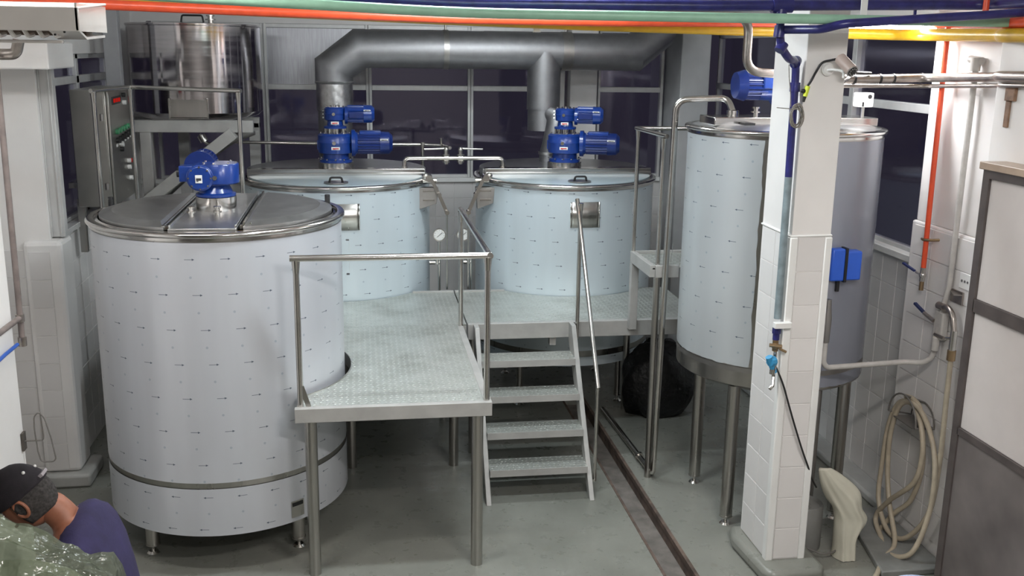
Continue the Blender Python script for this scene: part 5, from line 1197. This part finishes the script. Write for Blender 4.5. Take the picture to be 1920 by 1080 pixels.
# hands with five fingers each
for s in (-1, 1):
    wx, wy, wz = -1.48, Y0+(-.16 if s < 0 else .14), (.97 if s < 0 else .99)
    hv = [(wx, wy, wz), (wx-.05, wy, wz-.012), (wx-.09, wy, wz-.02)]; he = [(0, 1), (1, 2)]; hr_ = [(.026, .02), (.036, .018), (.034, .015)]
    for k, (dy, L) in enumerate(((-.028, .062), (-.010, .074), (.010, .070), (.027, .054))):
        b = len(hv); hv += [(wx-.085, wy+dy, wz-.018), (wx-.09-L*.5, wy+dy*1.1, wz-.028), (wx-.09-L*.85, wy+dy*1.1, wz-.05)]; he += [(2, b), (b, b+1), (b+1, b+2)]; hr_ += [.009, .0085, .0075]
    b = len(hv); sd = -s; hv += [(wx-.045, wy+sd*.036, wz-.018), (wx-.075, wy+sd*.055, wz-.035)]; he += [(1, b), (b, b+1)]; hr_ += [.011, .009]
    skin('hand', hv, he, hr_, [SKIN], pe, 1)
# head: face to the lower left; nape to the right
hc = V(-1.250, Y0-.02, 1.548)
face = V(-.80, 0, -.60).normalized(); crown = V(-.55, 0, .83).normalized(); crown = (crown-face*crown.dot(face)).normalized(); side = crown.cross(face)
side = side if side.y < 0 else -side
def hp_(f, s, c): return hc+face*f+side*s+crown*c
mb = MB(); n, m = 28, 20; vs = []
for j in range(m+1):
    t = PI*j/m
    for i in range(n):
        a = 2*PI*i/n; f, s, c = math.sin(t)*math.cos(a), math.sin(t)*math.sin(a), math.cos(t)
        rf, rs, rc = .098, .076, .118
        if c < 0: rf *= 1-.12*(-c); rs *= 1-.25*(-c); f += .10*(-c)
        if f > .4 and abs(s) < .25 and -.35 < c < .05: f += .16*(1-abs(s)/.25)*(1-abs(c+.18)/.22)   # nose
        if f > .55 and abs(abs(s)-.35) < .18 and -.02 < c < .2: f -= .05                             # eye sockets
        if f > .5 and abs(s) < .35 and -.62 < c < -.45: f += .03                                      # lips
        if f > .5 and abs(s) < .3 and c < -.78: f += .06
        vs.append(hp_(rf*f, rs*s, rc*c))
mb.add(vs, [(j*n+i, (j+1)*n+i, (j+1)*n+(i+1) % n, j*n+(i+1) % n) for j in range(m) for i in range(n)])
head = mb.build('head', SKIN, pe, doubles=.0005, angle=80)
for s in (-1, 1):
    mb = MB(); mb.ball(hp_(.086, .032*s, .012), .0125, 14, 10); ey = mb.build('eye', WHITEP, head)
    mb = MB()
    pts = [hp_(-.005+.022*math.cos(t), s*(.078+.010*math.sin(t*.5)), -.012+.033*math.sin(t)) for t in [2*PI*i/16 for i in range(16)]]
    mb.tube(pts, .0065, 8, closed=True); mb.cyl(hp_(-.005, s*.068, -.012), hp_(-.006, s*.080, -.012), .026, .018, n=16); mb.build('ear', SKIN, head)
mb = MB(); mb.cyl(hp_(.088, -.022, -.062), hp_(.088, .022, -.062), .006, n=8); mb.build('mouth', painted('lips', (.30, .10, .08), .5), head)
# hair: back and sides below the cap
mb = MB(); vs = []; n, m = 30, 12
for j in range(m+1):
    c = .35-1.02*j/m
    for i in range(n+1):
        a = math.radians(80)+math.radians(200)*i/n; k = math.sqrt(max(0.02, 1-c*c)); w_ = 1+.012*math.sin(i*3.1+j*2.3)
        lim = 1.0
        vs.append(hp_(.106*k*math.cos(a)*w_, .084*k*math.sin(a)*w_, .122*c))
mb.add(vs, [(j*(n+1)+i, (j+1)*(n+1)+i, (j+1)*(n+1)+i+1, j*(n+1)+i+1) for j in range(m) for i in range(n)]); mb.build('hair', HAIR, head, recalc=False, solid=.006)
# cap
mb = MB(); vs = []; n, m = 36, 12
for j in range(m+1):
    c = 1-.88*j/m; k = math.sqrt(max(0, 1-c*c))
    for i in range(n):
        a = 2*PI*i/n; vs.append(hp_(.114*k*math.cos(a)-.0*c, .092*k*math.sin(a), .134*c+.004))
mb.add(vs, [(j*n+i, (j+1)*n+i, (j+1)*n+(i+1) % n, j*n+(i+1) % n) for j in range(m) for i in range(n)])
cap = mb.build('cap', CAPM, pe, doubles=.0005, solid=.005, angle=80)
mb = MB(); vs = []; q = 14
for i in range(q+1):
    a = math.radians(-58)+math.radians(116)*i/q
    vs.append(hp_(.112*math.cos(a), .090*math.sin(a), .022)); vs.append(hp_(.112*math.cos(a)+.075*math.cos(a)**.5, .080*math.sin(a), .0))
mb.add(vs, [(2*i, 2*i+1, 2*i+3, 2*i+2) for i in range(q)]); mb.build('visor', CAPM, cap, solid=.005)
mb = MB(); mb.ball(hp_(0, 0, .142), (.010, .010, .006), 12, 6)
mb.build('top_button', CAPM, cap)
for a_deg, cc_ in ((-120, .62), (-60, .62), (-165, .5), (150, .6)):
    a = math.radians(a_deg); k = math.sqrt(1-cc_*cc_); p = hp_(.119*k*math.cos(a), .097*k*math.sin(a), .139*cc_); mb = MB(); mb.ball(p, .0065, 8, 6); e_ = mb.build('eyelet', WHITEP, cap)
mb = MB(); mb.beam(hp_(-.112, -.028, .035), hp_(-.112, .028, .035), .02, .012, tuple(crown)); mb.build('strap', painted('grey_strap', (.35, .32, .34), .6), cap)
